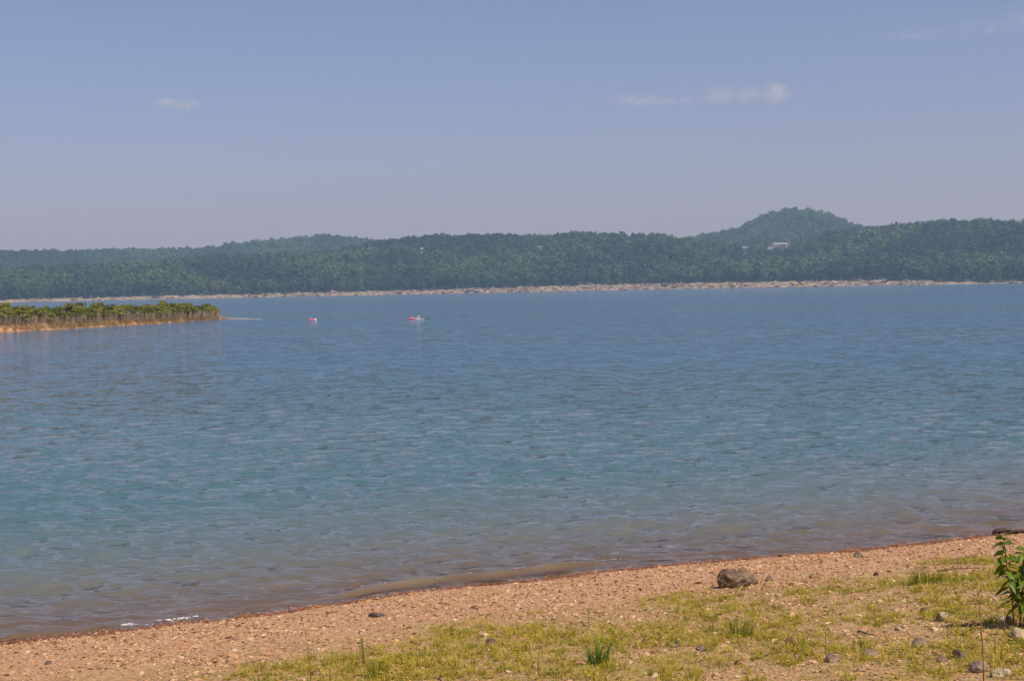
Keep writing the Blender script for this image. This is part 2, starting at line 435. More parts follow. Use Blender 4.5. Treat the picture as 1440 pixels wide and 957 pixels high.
big = m.scale(slope_field(0.85, 0.95, rad(8), 0.62, 3.0), near_f)
med = slope_field(2.9, 0.75, rad(-6), 0.78, 4.0)
fine = slope_field(10.0, 0.65, rad(10), 0.60, 3.0)
chop = slope_field(5.2, 0.34, rad(4), 0.85, 3.0)
gustn = m.mapr(m.noise(m.mapping(p, (0.35, 1, 1)), 0.022, 4, 0.6), 0.3, 0.7, 0.58, 1.4)
sl = m.scale(m.vmath('ADD', m.vmath('ADD', big, med), m.vmath('ADD', fine, chop)), gustn)
sl = m.vmath('MULTIPLY', sl, (0.75, 1.0, 0.0))
nrm = m.vmath('NORMALIZE', m.vmath('ADD', m.n('NewGeometry').outputs['Normal'], sl))
fr = m.n('Fresnel'); fr.inputs['IOR'].default_value = 1.333; m.l(nrm, fr.inputs['Normal'])
gl = m.n('BsdfGlossy'); gl.inputs['Roughness'].default_value = 0.06; m.l(nrm, gl.inputs['Normal'])
dp = m.attr('depth')
opac = m.math('SUBTRACT', 1.0, m.math('EXPONENT', m.math('MULTIPLY', m.math('ADD', dp, m.math('MULTIPLY', m.attr('stir'), 0.4)), -3.2)))
body = m.n('BsdfDiffuse')
silt = m.mapr(dp, 0.0, 1.1, smooth=False)
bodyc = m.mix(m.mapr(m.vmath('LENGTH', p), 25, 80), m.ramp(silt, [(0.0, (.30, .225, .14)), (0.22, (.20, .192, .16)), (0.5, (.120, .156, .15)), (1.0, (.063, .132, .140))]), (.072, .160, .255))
bodyc = m.mix(m.attr('stir'), bodyc, (.32, .225, .135))
m.l(bodyc, body.inputs['Color'])
tr = m.n('BsdfTransparent'); tr.inputs['Color'].default_value = (.93, .90, .80, 1)
mx1 = m.n('MixShader'); m.l(opac, mx1.inputs[0]); m.l(tr.outputs[0], mx1.inputs[1]); m.l(body.outputs[0], mx1.inputs[2])
mx2 = m.n('MixShader'); m.l(fr.outputs[0], mx2.inputs[0]); m.l(mx1.outputs[0], mx2.inputs[1]); m.l(gl.outputs[0], mx2.inputs[2])
m.l(mx2.outputs[0], m.out.inputs['Surface'])
water = obj('lake_water', me, m.m)
tag(water, 'wide rippled blue lake turning teal and brown toward the gravel', kind='structure')

# lake bed far out, well below the opaque water
bx = MB(); bx.add([(-6000, -300, -4.2), (6000, -300, -4.2), (6000, 9000, -4.2), (-6000, 9000, -4.2)], [(0, 1, 2, 3)])
tag(obj('lake_bed', bx.mesh('lake_bed'), plain_mat('lake_bed_mud', (.12, .10, .06), 0.9)), 'muddy bottom of the lake', kind='structure')
# ------------------------------------------------------------------ haze: pale air round the lake and the hills
hz = MB(); hz.box((0, 7900, 97), (20000, 16600, 206))       # bottom just under the lake bed
hm = D.materials.new('haze'); hm.use_nodes = True; hm.node_tree.nodes.clear()
ho = hm.node_tree.nodes.new('ShaderNodeOutputMaterial'); hv = hm.node_tree.nodes.new('ShaderNodeVolumePrincipled')
hv.inputs['Color'].default_value = HAZE_COL; hv.inputs['Density'].default_value = HAZE_DENS; hv.inputs['Anisotropy'].default_value = 0.12
hv.inputs['Absorption Color'].default_value = (.88, .08, .45, 1)
hm.node_tree.links.new(hv.outputs[0], ho.inputs['Volume'])
tag(obj('haze', hz.mesh('haze'), hm), 'pale summer haze over the lake and the hills', kind='stuff')

# ------------------------------------------------------------------ houses on the hillside
def hill_hit(px, py):
    az = float(az_of(px)); e = (float(hor(px)) - py) / FPX
    rs = np.arange(1330, 3600, 4.0)
    z, a = hill_z(np.full_like(rs, az), rs)
    k = np.argmax(z > CAM_Z + e * rs)
    r = float(rs[k]); return az, r, float(z[k])
HOUSES = {'main': (1099, 350), 'low': (1046, 352), 'white': (597, 356), 'strip': (763, 351)}
CLEAR = []
spots = {}
for k, (px, py) in HOUSES.items():
    az, r, z = hill_hit(px, py); spots[k] = (az, r, z)
    CLEAR.append((az, r, *{'main': (21, 120), 'low': (15, 110), 'white': (5, 60), 'strip': (6, 60)}[k]))
lawn = np.zeros(AZ.shape)
for (a_, r_, w_, l_) in CLEAR:
    lawn = np.maximum(lawn, smooth01((w_ * 1.25 - np.abs((AZ - a_) * RR)) / 6) * smooth01((RR - r_ + l_ * .62) / 10) * smooth01((r_ + 14 - RR) / 8))
attr(hills.data, 'lawn', lawn.astype(np.float32))
wall_cream = plain_mat('cream_render', (.40, .35, .29), 0.8, 0.08, 0.5)
wall_white = plain_mat('white_siding', (.30, .29, .27), 0.7, 0.06, 0.5)
roof_grey = plain_mat('grey_roof', (.24, .23, .23), 0.7, 0.1, 0.5)
roof_pale = plain_mat('pale_roof', (.27, .255, .24), 0.6, 0.1, 0.5)
pane_m = NM('window_glass').principled((.03, .035, .045), 0.15, spec=0.6)
timber = plain_mat('timber_post', (.30, .22, .15), 0.8, 0.1, 1.0)
def gable(w, d, h, rise, over):
    b = MB(); x, y = w / 2 + over, d / 2 + over; t = 0.35
    v = [(-x, -y, h), (x, -y, h), (x, 0, h + rise), (-x, 0, h + rise), (-x, y, h), (x, y, h)]
    v += [(a, c, e - t) for a, c, e in v]
    b.add(v, [(0, 1, 2, 3), (3, 2, 5, 4), (7, 6, 9, 8), (8, 9, 10, 11), (0, 6, 7, 1), (4, 5, 11, 10), (0, 3, 9, 6), (3, 4, 10, 9), (1, 7, 8, 2), (2, 8, 11, 5)])
    return b
def wall_gable(w, d, h, rise):
    b = MB(); x, y = w / 2, d / 2
    v = [(-x, -y, -2), (x, -y, -2), (x, y, -2), (-x, y, -2), (-x, -y, h), (x, -y, h), (x, y, h), (-x, y, h), (-x, 0, h + rise * .93), (x, 0, h + rise * .93)]
    b.add(v, [(0, 1, 5, 4), (2, 3, 7, 6), (1, 2, 6, 9, 5), (3, 0, 4, 8, 7)]); return b
def house(key, w, d, h, rise, rz, wm, rm, label, wins, extra=None):
    az, r, z = spots[key]
    t = empty('house', (r * math.sin(az), r * math.cos(az), z), rz - az)
    tag(t, label, 'house')
    obj('wall', wall_gable(w, d, h, rise).mesh('wall'), wm, t)
    obj('roof', gable(w, d, h, rise, 0.6).mesh('roof'), rm, t)
    for (x, zc, ww, hh) in wins:
        f = MB(); y = -d / 2 - 0.06
        for c, s in (((x, y, zc + hh / 2 + .08), (ww + .32, .14, .16)), ((x, y, zc - hh / 2 - .08), (ww + .32, .14, .16)), ((x - ww / 2 - .08, y, zc), (.16, .14, hh)), ((x + ww / 2 + .08, y, zc), (.16, .14, hh))): f.box(c, s)
        fo = obj('window', f.mesh('window'), wall_white, t)
        g = MB(); g.box((x, y + 0.03, zc), (ww, .05, hh)); obj('pane', g.mesh('pane'), pane_m, fo)
    if extra: extra(t)
    return t
def main_extra(t):
    b = MB(); b.box((-15.5, -3, -0.6), (14, 7, 2.6)); obj('terrace', b.mesh('terrace'), wall_cream, t)
    b = MB(); b.box((3.2, -6.55, 2.2), (7.6, .1, 3.6)); obj('glass_front', b.mesh('glass_front'), pane_m, t)
    for x in (-0.8, 7.2):
        b = MB(); b.box((x, -8.2, 2.0), (.5, .5, 4.6)); obj('porch_post', b.mesh('porch_post'), timber, t)
    b = MB(); b.box((3.2, -7.6, 4.45), (9.2, 2.4, .3)); obj('porch_roof', b.mesh('porch_roof'), roof_pale, t)
    b = MB(); b.box((13.5, 0, 0.6), (8, 9, 3.2)); obj('garage', b.mesh('garage'), wall_cream, t)
house('main', 19, 13, 4.9, 2.2, rad(6), wall_cream, roof_pale, 'large cream house with a pale roof above a grassy clearing', [(-6.5, 2.2, 2.2, 1.6), (-3.2, 2.2, 1.6, 1.6)], main_extra)
house('low', 19, 9, 2.8, 1.6, rad(-8), wall_cream, roof_grey, 'long low grey-roofed house half hidden by trees, next to the large cream house', [(-7, 1.4, 2, 1.3), (0, 1.4, 2, 1.3), (7, 1.4, 2, 1.3)])
house('white', 10, 8, 4.2, 1.8, rad(25), wall_white, roof_pale, 'small white house alone among the trees, left part of the wooded ridge', [(-2, 2.2, 1.4, 1.6), (2, 2.2, 1.4, 1.6)])
house('strip', 13, 7, 2.5, 1.0, rad(0), wall_white, roof_pale, 'low white house peeking from the trees below the middle of the ridge', [(-3, 1.4, 1.6, 1.1), (3, 1.4, 1.6, 1.1)])

# ------------------------------------------------------------------ trees on the hills
LEAF_STOPS = [(0.0, (.011, .030, .014)), (0.3, (.022, .054, .020)), (0.55, (.039, .084, .024)), (0.8, (.07, .118, .030)), (1.0, (.115, .155, .042))]
lm = NM('tree_leaves'); lg = lm.n('NewGeometry')
lstand = lm.mapr(lm.noise(lg.outputs['Position'], 1 / 110.0, 4, 0.65), 0.38, 0.62)
lf_ = lm.math('ADD', lm.math('MULTIPLY', lm.rnd(), 0.24), lm.math('ADD', lm.math('MULTIPLY', lg.outputs['Random Per Island'], 0.12), lm.math('MULTIPLY', lstand, 0.64)))
leaf_far = lm.principled(lm.ramp(lf_, LEAF_STOPS), 0.6, spec=0.2, transl=0.2)
bark_far = plain_mat('tree_bark', (.22, .18, .14), 0.9, 0.2, 1.0)
def tree_mesh(seed, kind):
    r = random.Random(seed); b = MB()
    H = r.uniform(10, 13)
    b.tube([(0, 0, -1), (0.1, 0, H * .35), (0.0, 0.1, H * .75)], [.28, .2, .08], 5, 1)
    lobes = []
    if kind == 'broad':
        R = r.uniform(3.2, 4.6)
        for _ in range(7):
            q = r.uniform(0, 6.28); rr = R * .6 * math.sqrt(r.random())
            lobes.append((Vector((rr * math.cos(q), rr * math.sin(q), H * r.uniform(.45, .82))), R * r.uniform(.42, .62)))
        lobes.append((Vector((0, 0, H * .55)), R * .85))
    else:
        for i in range(7):
            f = i / 6; lobes.append((Vector((r.uniform(-.3, .3), r.uniform(-.3, .3), H * (.2 + .75 * f))), (1 - f) * 2.1 + .5))
    for i in range(4):
        c, R_ = lobes[i]; b.tube([(0, 0, H * .35), c * .6 + Vector((0, 0, H * .2)), c], [.12, .08, .04], 4, 1)
    for c, R_ in lobes:
        for _ in range(int(20 + 10 * R_)):
            d = Vector((r.gauss(0, 1), r.gauss(0, 1), r.gauss(0.15, 1))).normalized()
            p = c + d * R_ * r.uniform(.72, 1.08)
            n = (d + Vector((r.gauss(0, .45), r.gauss(0, .45), r.gauss(.1, .45)))).normalized()
            a = n.orthogonal().normalized(); a.rotate(Matrix.Rotation(r.uniform(0, 6.28), 3, n)); e = n.cross(a)
            s = r.uniform(.38, .8)
            b.quad(p, a * s, e * s * r.uniform(.6, 1), 0)
    me = b.mesh('tree_%d' % seed); me.materials.append(leaf_far); me.materials.append(bark_far); return me
tree_meshes = [tree_mesh(i, 'broad') for i in range(6)] + [tree_mesh(10 + i, 'cedar') for i in range(2)]
sp = 6.6
pts = []
az0, az1 = rad(-24.5), rad(24.5)
r = 1130.0
cand_az, cand_r = [], []
while r < 3150:
    n = int(r * (az1 - az0) / sp)
    a = az0 + (np.arange(n) + rng.random(n)) * (az1 - az0) / n
    cand_az.append(a); cand_r.append(r + rng.uniform(-.5, .5, n) * sp)
    r += sp if r < 2100 else sp * 1.25
ca, cr = np.concatenate(cand_az), np.concatenate(cand_r)
cz, cin = hill_z(ca, cr)
cpx = az_px(ca)
tree_line = np.interp(cpx, [-200, 60, 150, 700, 1000, 1300, 1350, 1440], [15, 18, 21, 25, 27, 23, 9, 7]) + 12 * (vnoise(cpx, cpx * 0, 0.05, 61) - 0.5)
keep = cin > tree_line
# visible from the water side: elevation against the running skyline
for_el = (HZ + TREE_H * 0.55 - CAM_Z) / RR
runmax = np.maximum.accumulate(for_el, axis=0)
ia = np.clip(np.searchsorted(az_ax, ca), 0, len(az_ax) - 1); ir = np.clip(np.searchsorted(r_ax, cr) - 3, 0, len(r_ax) - 1)
keep &= ((cz + 14 - CAM_Z) / cr) > runmax[ir, ia] - 0.0012
scale_lim = np.ones_like(cr)
for (a_, r_, w_, l_) in CLEAR:
    lat = (ca - a_) * cr
    inside = (np.abs(lat) < w_ * (1 + 0.3 * (vnoise(cr, ca * 0, 0.05, 71) - 0.5))) & (cr > r_ - l_ * 0.6) & (cr < r_ + 12)
    keep &= ~inside
    zh = float(hill_z(np.array([a_]), np.array([r_]))[0][0])
    sight = (zh - CAM_Z) / r_ - {21: 4.5, 15: -2.0, 5: -0.5, 6: 0.5}[w_] / FPX
    fit = (CAM_Z + sight * cr - cz) / 15.0                                     # tallest tree that leaves the house in view
    block = (np.abs(ca - a_) * r_ < w_ * 1.05) & (cr < r_ + 12) & (cr > r_ - 600)
    keep &= ~(block & (fit < 0.35))
    scale_lim = np.where(block, np.minimum(scale_lim, np.clip(fit, 0.35, 1)), scale_lim)
ca, cr, cz, cpx, scale_lim, cin = [q[keep] for q in (ca, cr, cz, cpx, scale_lim, cin)]
xs, ys = cr * np.sin(ca), cr * np.cos(ca)
stand = fbm(xs, ys, 1 / 120.0, 3, 81)
ts = np.minimum(scale_lim, 1) * np.clip(rng.normal(0.98, 0.27, len(ca)) + 0.5 * (stand - 0.5), 0.42, 1.42)
tidx = np.where(rng.random(len(ca)) < 0.86, rng.integers(0, 6, len(ca)), rng.integers(6, 8, len(ca)))
trz = rng.random(len(ca)) * 6.283
inframe = (cpx > 2) & (cpx < 1438)
order = np.argsort(np.where(inframe, cin, 1e9))
front = order[:300]
fset = np.zeros(len(ca), bool); fset[front] = True
for i in front:
    o = D.objects.new('broadleaf_tree' if tidx[i] < 6 else 'cedar_tree', tree_meshes[tidx[i]])
    o.location = (xs[i], ys[i], cz[i]); o.rotation_euler = (0, 0, trz[i]); o.scale = (ts[i],) * 3
    COL.objects.link(o)
    if tidx[i] < 6: tag(o, 'rounded leafy tree in the front row of the woods, right behind the far bank', 'tree', 'leafy trees lining the far bank')
    else: tag(o, 'narrow pointed cedar in the front row of the woods, right behind the far bank', 'tree', 'cedars lining the far bank')
rest = ~fset
protos = [D.objects.new('wood_%02d' % i, me_) for i, me_ in enumerate(tree_meshes)]
n = int(rest.sum())
rot = np.zeros((n, 3)); rot[:, 2] = trz[rest]
gn_scatter('distant_forest', points_mesh('distant_forest', np.stack([xs[rest], ys[rest], cz[rest]], 1), tidx[rest], rot, np.repeat(ts[rest][:, None], 3, 1)), protos,
           ('dense green woods covering the hills across the lake', 'woods'))
print('forest trees', n)

# ------------------------------------------------------------------ pale broken rock along the far bank
rock_far = NM('bank_rock')
rock_far.principled(rock_far.ramp(rock_far.rnd(), [(0, (.06, .05, .042)), (0.4, (.145, .112, .088)), (0.8, (.25, .195, .15)), (1, (.38, .31, .25))]), 0.9, spec=0.1)
def rock_mesh(seed, sub=2, flat=0.65, rough=0.35, mats=(), chop=4, smooth=False):
    """angular stone: an icosphere cut by random planes and roughened"""
    import bmesh
    r = random.Random(seed); bm = bmesh.new(); bmesh.ops.create_icosphere(bm, subdivisions=sub, radius=1.0)
    planes = [(Vector((r.gauss(0, 1), r.gauss(0, 1), r.gauss(0, 1))).normalized(), r.uniform(.45, .8)) for _ in range(chop)]
    off = Vector((seed * 3.1, seed * 1.7, 0))
    for v in bm.verts:
        for nn, d in planes:
            k = v.co.dot(nn)
            if k > d: v.co -= nn * (k - d) * .85
        v.co += v.co.normalized() * rough * (0.6 * mnoise.noise(v.co * 1.3 + off) + 0.35 * mnoise.noise(v.co * 3.1 + off))
        v.co.x *= 1.15; v.co.z *= flat
    me = D.meshes.new('rock_%d' % seed); bm.to_mesh(me); bm.free()
    me.polygons.foreach_set('use_smooth', [smooth] * len(me.polygons))
    for mm in mats: me.materials.append(mm)
    return me
n = 7500
pa = rng.uniform(rad(-24), rad(24), n); ppx = az_px(pa)
aoff = rng.uniform(0, 1, n) ** 1.3 * 28 + 0.5
fpx = np.clip(ppx, -880, 2380)
R0 = prof(SHORE_R, fpx) + 26 * (vnoise(fpx, fpx * 0, 0.011, 2) - 0.5) + 10 * (vnoise(fpx, fpx * 0, 0.05, 4) - 0.5)
pr_ = R0 + aoff
dens = np.interp(ppx, [0, 150, 350, 640, 700, 850, 1250, 1330, 1440], [.12, .2, .45, .5, .95, 1, .95, .4, .25]) * (0.5 + vnoise(ppx, ppx * 0, 0.03, 91))
k = rng.random(n) < dens; pa, pr_ = pa[k], pr_[k]
pz, _ = hill_z(pa, pr_)
ssz = np.exp(rng.normal(-0.55, 0.5, len(pa)))
gn_scatter('bank_rocks', points_mesh('bank_rocks', np.stack([pr_ * np.sin(pa), pr_ * np.cos(pa), pz], 1), rng.integers(0, 4, len(pa)), rng.normal(0, .25, (len(pa), 3)) + np.stack([0 * pa, 0 * pa, rng.random(len(pa)) * 6.28], 1),
           np.stack([ssz * 1.6, ssz * 1.1, ssz * .55], 1)), [D.objects.new('bank_%d' % i, rock_mesh(200 + i, 2, .6, .3, [rock_far.m])) for i in range(4)],
           ('broken pale rock and ledges all along the far bank', 'rocks'))

# ------------------------------------------------------------------ the low island with its shrubs
ISL = [(-260, 481), (-120, 474), (0, 467), (100, 462), (200, 456.2), (260, 452.3), (300, 449.2), (311, 447.6), (330, 448.2), (368, 448.6)]
IF = np.array([on_z(x, y)[:2] for x, y in ISL]); IW = np.array([26, 26, 24, 22, 17, 11, 5.5, 3.0, 2.0, 0.6]); IH = np.array([1.2, 1.2, 1.15, 1.05, .9, .75, .55, .26, .115, .06])
seg = np.concatenate([[0], np.cumsum(np.linalg.norm(np.diff(IF, axis=0), axis=1))])
tt = np.linspace(0, seg[-1], 260)
ix, iy = np.interp(tt, seg, IF[:, 0]), np.interp(tt, seg, IF[:, 1])
iw, ih = np.interp(tt, seg, IW), np.interp(tt, seg, IH)
idir = np.stack([ix, iy], 1); idir /= np.linalg.norm(idir, axis=1)[:, None]
ix += 0.5 * (vnoise(tt, tt * 0, 0.5, 7) - 0.5) * idir[:, 0]; iy += 0.9 * (vnoise(tt, tt * 0, 0.5, 7) - 0.5) * idir[:, 1]
def isl_point(t, d):
    """t metres along the near edge, d metres back from it -> x, y, z"""
    x0, y0 = np.interp(t, tt, ix), np.interp(t, tt, iy); w, h = np.interp(t, tt, iw), np.interp(t, tt, ih)
    dx, dy = np.interp(t, tt, idir[:, 0]), np.interp(t, tt, idir[:, 1])
    e = np.minimum(d, w - d)
    bank = np.minimum(1.3, w * .25) + 0.01
    z = np.where(e < 0, e * 0.25, h * (0.75 * smooth01(e / bank) + 0.25 * smooth01(e / (bank * 4))))
    z = z + 0.16 * h * (fbm(t, d, 1.1, 3, 77) - 0.5) * smooth01(e / .4)
    return x0 + dx * d, y0 + dy * d, z
ww = np.concatenate([np.linspace(-3, 0, 6)[:-1], np.linspace(0, 4, 34)])
Tg, Wg = np.meshgrid(tt, np.linspace(0, 1, 60))
wid = np.interp(tt, tt, iw)[None, :]
Dg = np.where(Wg < 0.1, (Wg / 0.1 - 1) * 1.5, np.where(Wg < 0.6, ((Wg - .1) / .5) * np.minimum(wid * .5, 5), np.where(Wg < .9, np.minimum(wid * .5, 5) + (Wg - .6) / .3 * (wid - np.minimum(wid * .5, 5)), wid + (Wg - .9) / .1 * 2)))
X, Y, Z = isl_point(Tg, Dg)
me = mesh_np('island', np.stack([X.ravel(), Y.ravel(), Z.ravel()], 1), grid_faces(60, 260)[:, ::-1])
m = NM('island_ground'); p = m.pos(); zz = m.n('SeparateXYZ'); m.l(p, zz.inputs[0])
bankc = m.ramp(m.noise(m.mapping(p, (1, 1, 3)), 1.6, 4), [(0.3, (.16, .075, .035)), (0.5, (.38, .19, .09)), (0.7, (.52, .32, .18))])
bankc = m.mix(m.mapr(zz.outputs[0], -42.5, -41.0), bankc, (.46, .36, .29))
c = m.mix(m.mapr(zz.outputs[2], 0.55, 0.9), bankc, m.ramp(m.noise(p, 1.0, 3), [(0.3, (.12, .10, .045)), (0.7, (.26, .2, .10))]))
c = m.mix(m.mapr(zz.outputs[2], 0.045, 0.0), c, (.12, .07, .04))
tag(obj('island', me, m.principled(c, 0.9, m.bump(m.noise(p, 4, 4), 0.5, 0.15), 0.1)), 'low orange-banked island at the left with a pale bar running from its tip', kind='structure')

shrub_leaf = foliage_mat('shrub_leaves', [(0.0, (.07, .085, .013)), (0.35, (.165, .18, .02)), (0.7, (.29, .285, .035)), (1.0, (.40, .35, .07))], 0.42)
shrub_stem = NM('shrub_stems'); g_ = shrub_stem.n('NewGeometry')
shrub_stem = shrub_stem.principled(shrub_stem.ramp(g_.outputs['Random Per Island'], [(0, (.16, .10, .065)), (0.5, (.34, .24, .16)), (1, (.52, .41, .29))]), 0.9, spec=0.1)
dry_m = foliage_mat('dry_grass', [(0, (.20, .13, .05)), (0.5, (.36, .25, .10)), (1, (.46, .36, .17))], 0.25)
def shrub_meshes(seed):
    r = random.Random(seed); f = MB(); s = MB(); H = r.uniform(1.75, 2.15); R = r.uniform(.85, 1.25)
    lob = [(Vector((R * .7 * math.cos(q) * r.random(), R * .7 * math.sin(q) * r.random(), H * r.uniform(.18 if seed % 2 else .34, .92))), R * r.uniform(.26, .44)) for q in [r.uniform(0, 6.28) for _ in range(8)]]
    for c, q in lob:
        for _ in range(120):
            d = Vector((r.gauss(0, 1), r.gauss(0, 1), r.gauss(.2, .8))).normalized()
            d.z *= .62; p = c + d * q * r.uniform(.55, 1.1)
            nn = (d + Vector((r.gauss(0, .6), r.gauss(0, .6), r.gauss(.2, .6)))).normalized(); a = nn.orthogonal().normalized(); a.rotate(Matrix.Rotation(r.uniform(0, 6.28), 3, nn))
            k = r.uniform(.045, .10); f.quad(p, a * k * 1.4, nn.cross(a) * k * .8)
    for _ in range(7):
        q = r.uniform(0, 6.28); rr = R * .7 * r.random()
        for j in range(16):
            f.quad((rr * math.cos(q) + r.gauss(0, .05), rr * math.sin(q) + r.gauss(0, .05), H * (.8 + .28 * j / 16)), Vector((r.gauss(0, 1), r.gauss(0, 1), .3)).normalized() * .09, Vector((r.gauss(0, .4), r.gauss(0, .4), 1)).normalized() * .05)
    for _ in range(90):
        q = r.uniform(0, 6.28); rr = R * .75 * math.sqrt(r.random()); b0 = Vector((rr * math.cos(q), rr * math.sin(q), -.1))
        t1 = b0 * r.uniform(1.2, 1.7); t1.z = H * r.uniform(.45, .8)
        md = (b0 + t1) / 2 + Vector((r.gauss(0, .08), r.gauss(0, .08), 0))
        s.tube([b0, md, t1], [.022, .016, .008], 4)
    return f.mesh('foliage'), s.mesh('stems')
shm = [shrub_meshes(300 + i) for i in range(6)]
for a, b in shm: a.materials.append(shrub_leaf); b.materials.append(shrub_stem)
i0 = float(np.interp(-70, [q[0] for q in ISL], seg)); i1 = float(np.interp(306, [q[0] for q in ISL], seg))
cnt = 0
for row, (d0, stp) in enumerate(((1.25, 1.0), (3.0, 1.3), (5.3, 1.7), (8.0, 2.2))):
    t = i0
    while t < i1:
        t += stp * random.uniform(.75, 1.3)
        w_ = float(np.interp(t, tt, iw)); d = d0 * random.uniform(.85, 1.2)
        if d > w_ * .72 or t > i1: continue
        x, y, z = [float(q) for q in isl_point(np.array(t), np.array(d))]
        e = empty('island_shrub', (x, y, z), random.uniform(0, 6.28)); k = random.choice(shm)
        hs = float(np.interp(t, [i0, i0 + 12, i1 - 10, i1], [.84, .80, .76, .55])) * random.uniform(.70, 1.14) * (.94 + .05 * row)
        e.scale = (hs * random.uniform(.9, 1.15), hs, hs)
        for nm, mm in (('foliage', k[0]), ('stems', k[1])): obj(nm, mm, None, e)
        tag(e, 'bushy shrub with a green top over bare brown stems on the low island', 'shrub', 'shrubs covering the low island'); cnt += 1
print('shrubs', cnt)
# dry grass fringe on the island
def tuft(seed, nb, h, spread, wid, mats, bend=.5, green=None):
    r = random.Random(seed); b = MB()
    for i in range(nb):
        q = r.uniform(0, 6.28); rr = spread * math.sqrt(r.random()); base = Vector((rr * math.cos(q), rr * math.sin(q), -.01))
        q2 = q + r.gauss(0, .8); L = h * r.uniform(.45, 1.1); dirv = Vector((math.cos(q2), math.sin(q2), 0)); side = Vector((-math.sin(q2), math.cos(q2), 0)); w = wid * r.uniform(.6, 1.2); be = bend * r.uniform(.2, 1.3)
        vs = []; 
        for f in (0, .5, 1):
            c = base + Vector((0, 0, L * (f - .18 * be * f * f))) + dirv * (L * be * f * f * .8); k = w * (1 - f * .85)
            vs += [c - side * k, c + side * k]
        b.add(vs, [(0, 1, 3, 2), (2, 3, 5, 4)], 0)
    me = b.mesh('tuft_%d' % seed)
    for mm in mats: me.materials.append(mm)
    return me
n = 2000
t_ = rng.uniform(i0 - 4, i1 + .5, n); d_ = rng.random(n) ** 1.6 * 4.0 + .25
x, y, z = isl_point(t_, d_); k = d_ < np.interp(t_, tt, iw) * .8
x, y, z = x[k], y[k], z[k]; n = len(x); s_ = rng.uniform(.6, 1.3, n)
gn_scatter('island_dry_grass', points_mesh('island_dry_grass', np.stack([x, y, z], 1), rng.integers(0, 3, n), np.stack([0 * x, 0 * x, rng.random(n) * 6.28], 1), np.repeat(s_[:, None], 3, 1)),
           [D.objects.new('dry_%d' % i, tuft(400 + i, 22, .75, .2, .012, [dry_m], .45)) for i in range(3)], ('dry tan grass along the bank of the low island', 'grass'))

# ------------------------------------------------------------------ swim floats and swimmer out on the lake
pink = NM('pink_float').principled((.62, .085, .20), 0.45, spec=0.5)
pale = plain_mat('pale_cap', (.70, .66, .66), 0.5, 0.05)
skin = plain_mat('pale_skin', (.55, .36, .27), 0.5, 0.08)
suit = plain_mat('dark_suit', (.02, .022, .03), 0.5, 0.1)
def float_body(L, R):
    b = MB(); pts = []; rr = []
    for i in range(13):
        f = i / 12; pts.append((L * (f - .5), 0, R * .55)); rr.append(R * (1 - abs(2 * f - 1) ** 3.2) ** .5 + .012)
    b.tube(pts, rr, 16); return b.mesh('body', True)
def tow_float(px, py, L, R, rz, label, end):
    p = on_z(px, py); t = empty('swim_float', (p.x, p.y, 0.01), rz); tag(t, label, 'swim float')
    obj('body', float_body(L, R), pink, t)
    b = MB(); b.tube([(L * .5 - .04, 0, R * .55), (L * .5 + .10, 0, R * .6)], [.05, .05], 10); obj('valve', b.mesh('valve', True), pale, t)
    b = MB(); b.tube([(-L * .22, 0, R * 1.4), (-L * .2, 0, R * 1.75), (0, 0, R * 1.82), (L * .2, 0, R * 1.75), (L * .22, 0, R * 1.4)], [.02] * 5, 8); obj('handle', b.mesh('handle', True), pink, t)
    if end:
        b = MB(); pts = [(L * .5 + .05 + .26 * i / 6, 0, R * .5) for i in range(7)]; b.tube(pts, [.17 * (1 - (2 * i / 6 - 1) ** 2) ** .5 + .01 for i in range(7)], 12); obj('end_cap', b.mesh('end_cap', True), pale, t)
    return p
tow_float(437.5, 450.2, .80, .125, rad(4), 'pink float with a pale end by itself, left of the swimmer', True)
tow_float(578.5, 448.8, .86, .14, rad(-6), 'pink float right beside the swimmer in the water', False)
# swimmer: one continuous skinned body lying at the surface, right arm over the water
pS = on_z(588, 449.3)
def skin_body(name, verts, edges, radii, mats, loc, rz=0, sub=2, root=0):
    me = D.meshes.new(name); me.from_pydata(verts, edges, []); me.update()
    o = obj(name, me, mats, None, loc); o.rotation_euler = (0, 0, rz)
    sk = o.modifiers.new('skin', 'SKIN'); sk.use_smooth_shade = True
    for v, q in zip(me.skin_vertices[0].data, radii): v.radius = (q, q) if not isinstance(q, tuple) else q
    me.skin_vertices[0].data[root].use_root = True
    sb = o.modifiers.new('subsurf', 'SUBSURF'); sb.levels = sub; sb.render_levels = sub
    return o
# x: towards the feet (away from the float), z up, water at 0
SV = [(.85, 0, -.02), (.62, 0, .02), (.38, 0, .06), (.24, 0, .08), (.06, 0, .07), (-.05, 0, .05),           # pelvis, waist, chest, upper chest, neck, head
      (.28, -.19, .10), (.16, -.27, .33), (-.08, -.28, .42), (-.18, -.28, .36), (-.25, -.28, .31),               # right arm raised over the water
      (.28, .19, .04), (.02, .27, -.04), (-.24, .26, -.10), (-.40, .26, -.13),                                   # left arm ahead under the surface
      (.92, -.10, -.04), (1.32, -.11, -.07), (1.72, -.10, -.03), (1.90, -.10, -.06),
      (.92, .10, -.04), (1.32, .11, -.02), (1.72, .10, -.08), (1.90, .10, -.12)]
SE = [(0, 1), (1, 2), (2, 3), (3, 4), (4, 5), (3, 6), (6, 7), (7, 8), (8, 9), (9, 10), (3, 11), (11, 12), (12, 13), (13, 14), (0, 15), (15, 16), (16, 17), (17, 18), (0, 19), (19, 20), (20, 21), (21, 22)]
SR = [.14, .13, .16, .14, .06, .10, .065, .05, .042, .03, .022, .065, .05, .04, .03, .085, .06, .042, .03, .085, .06, .042, .03]
sw = skin_body('person', SV, SE, SR, [suit, skin], (pS.x + .12, pS.y, .03), rad(-3))
tag(sw, 'swimmer in a dark suit low in the lake, pale arm lifted, beside a pink float', 'person')
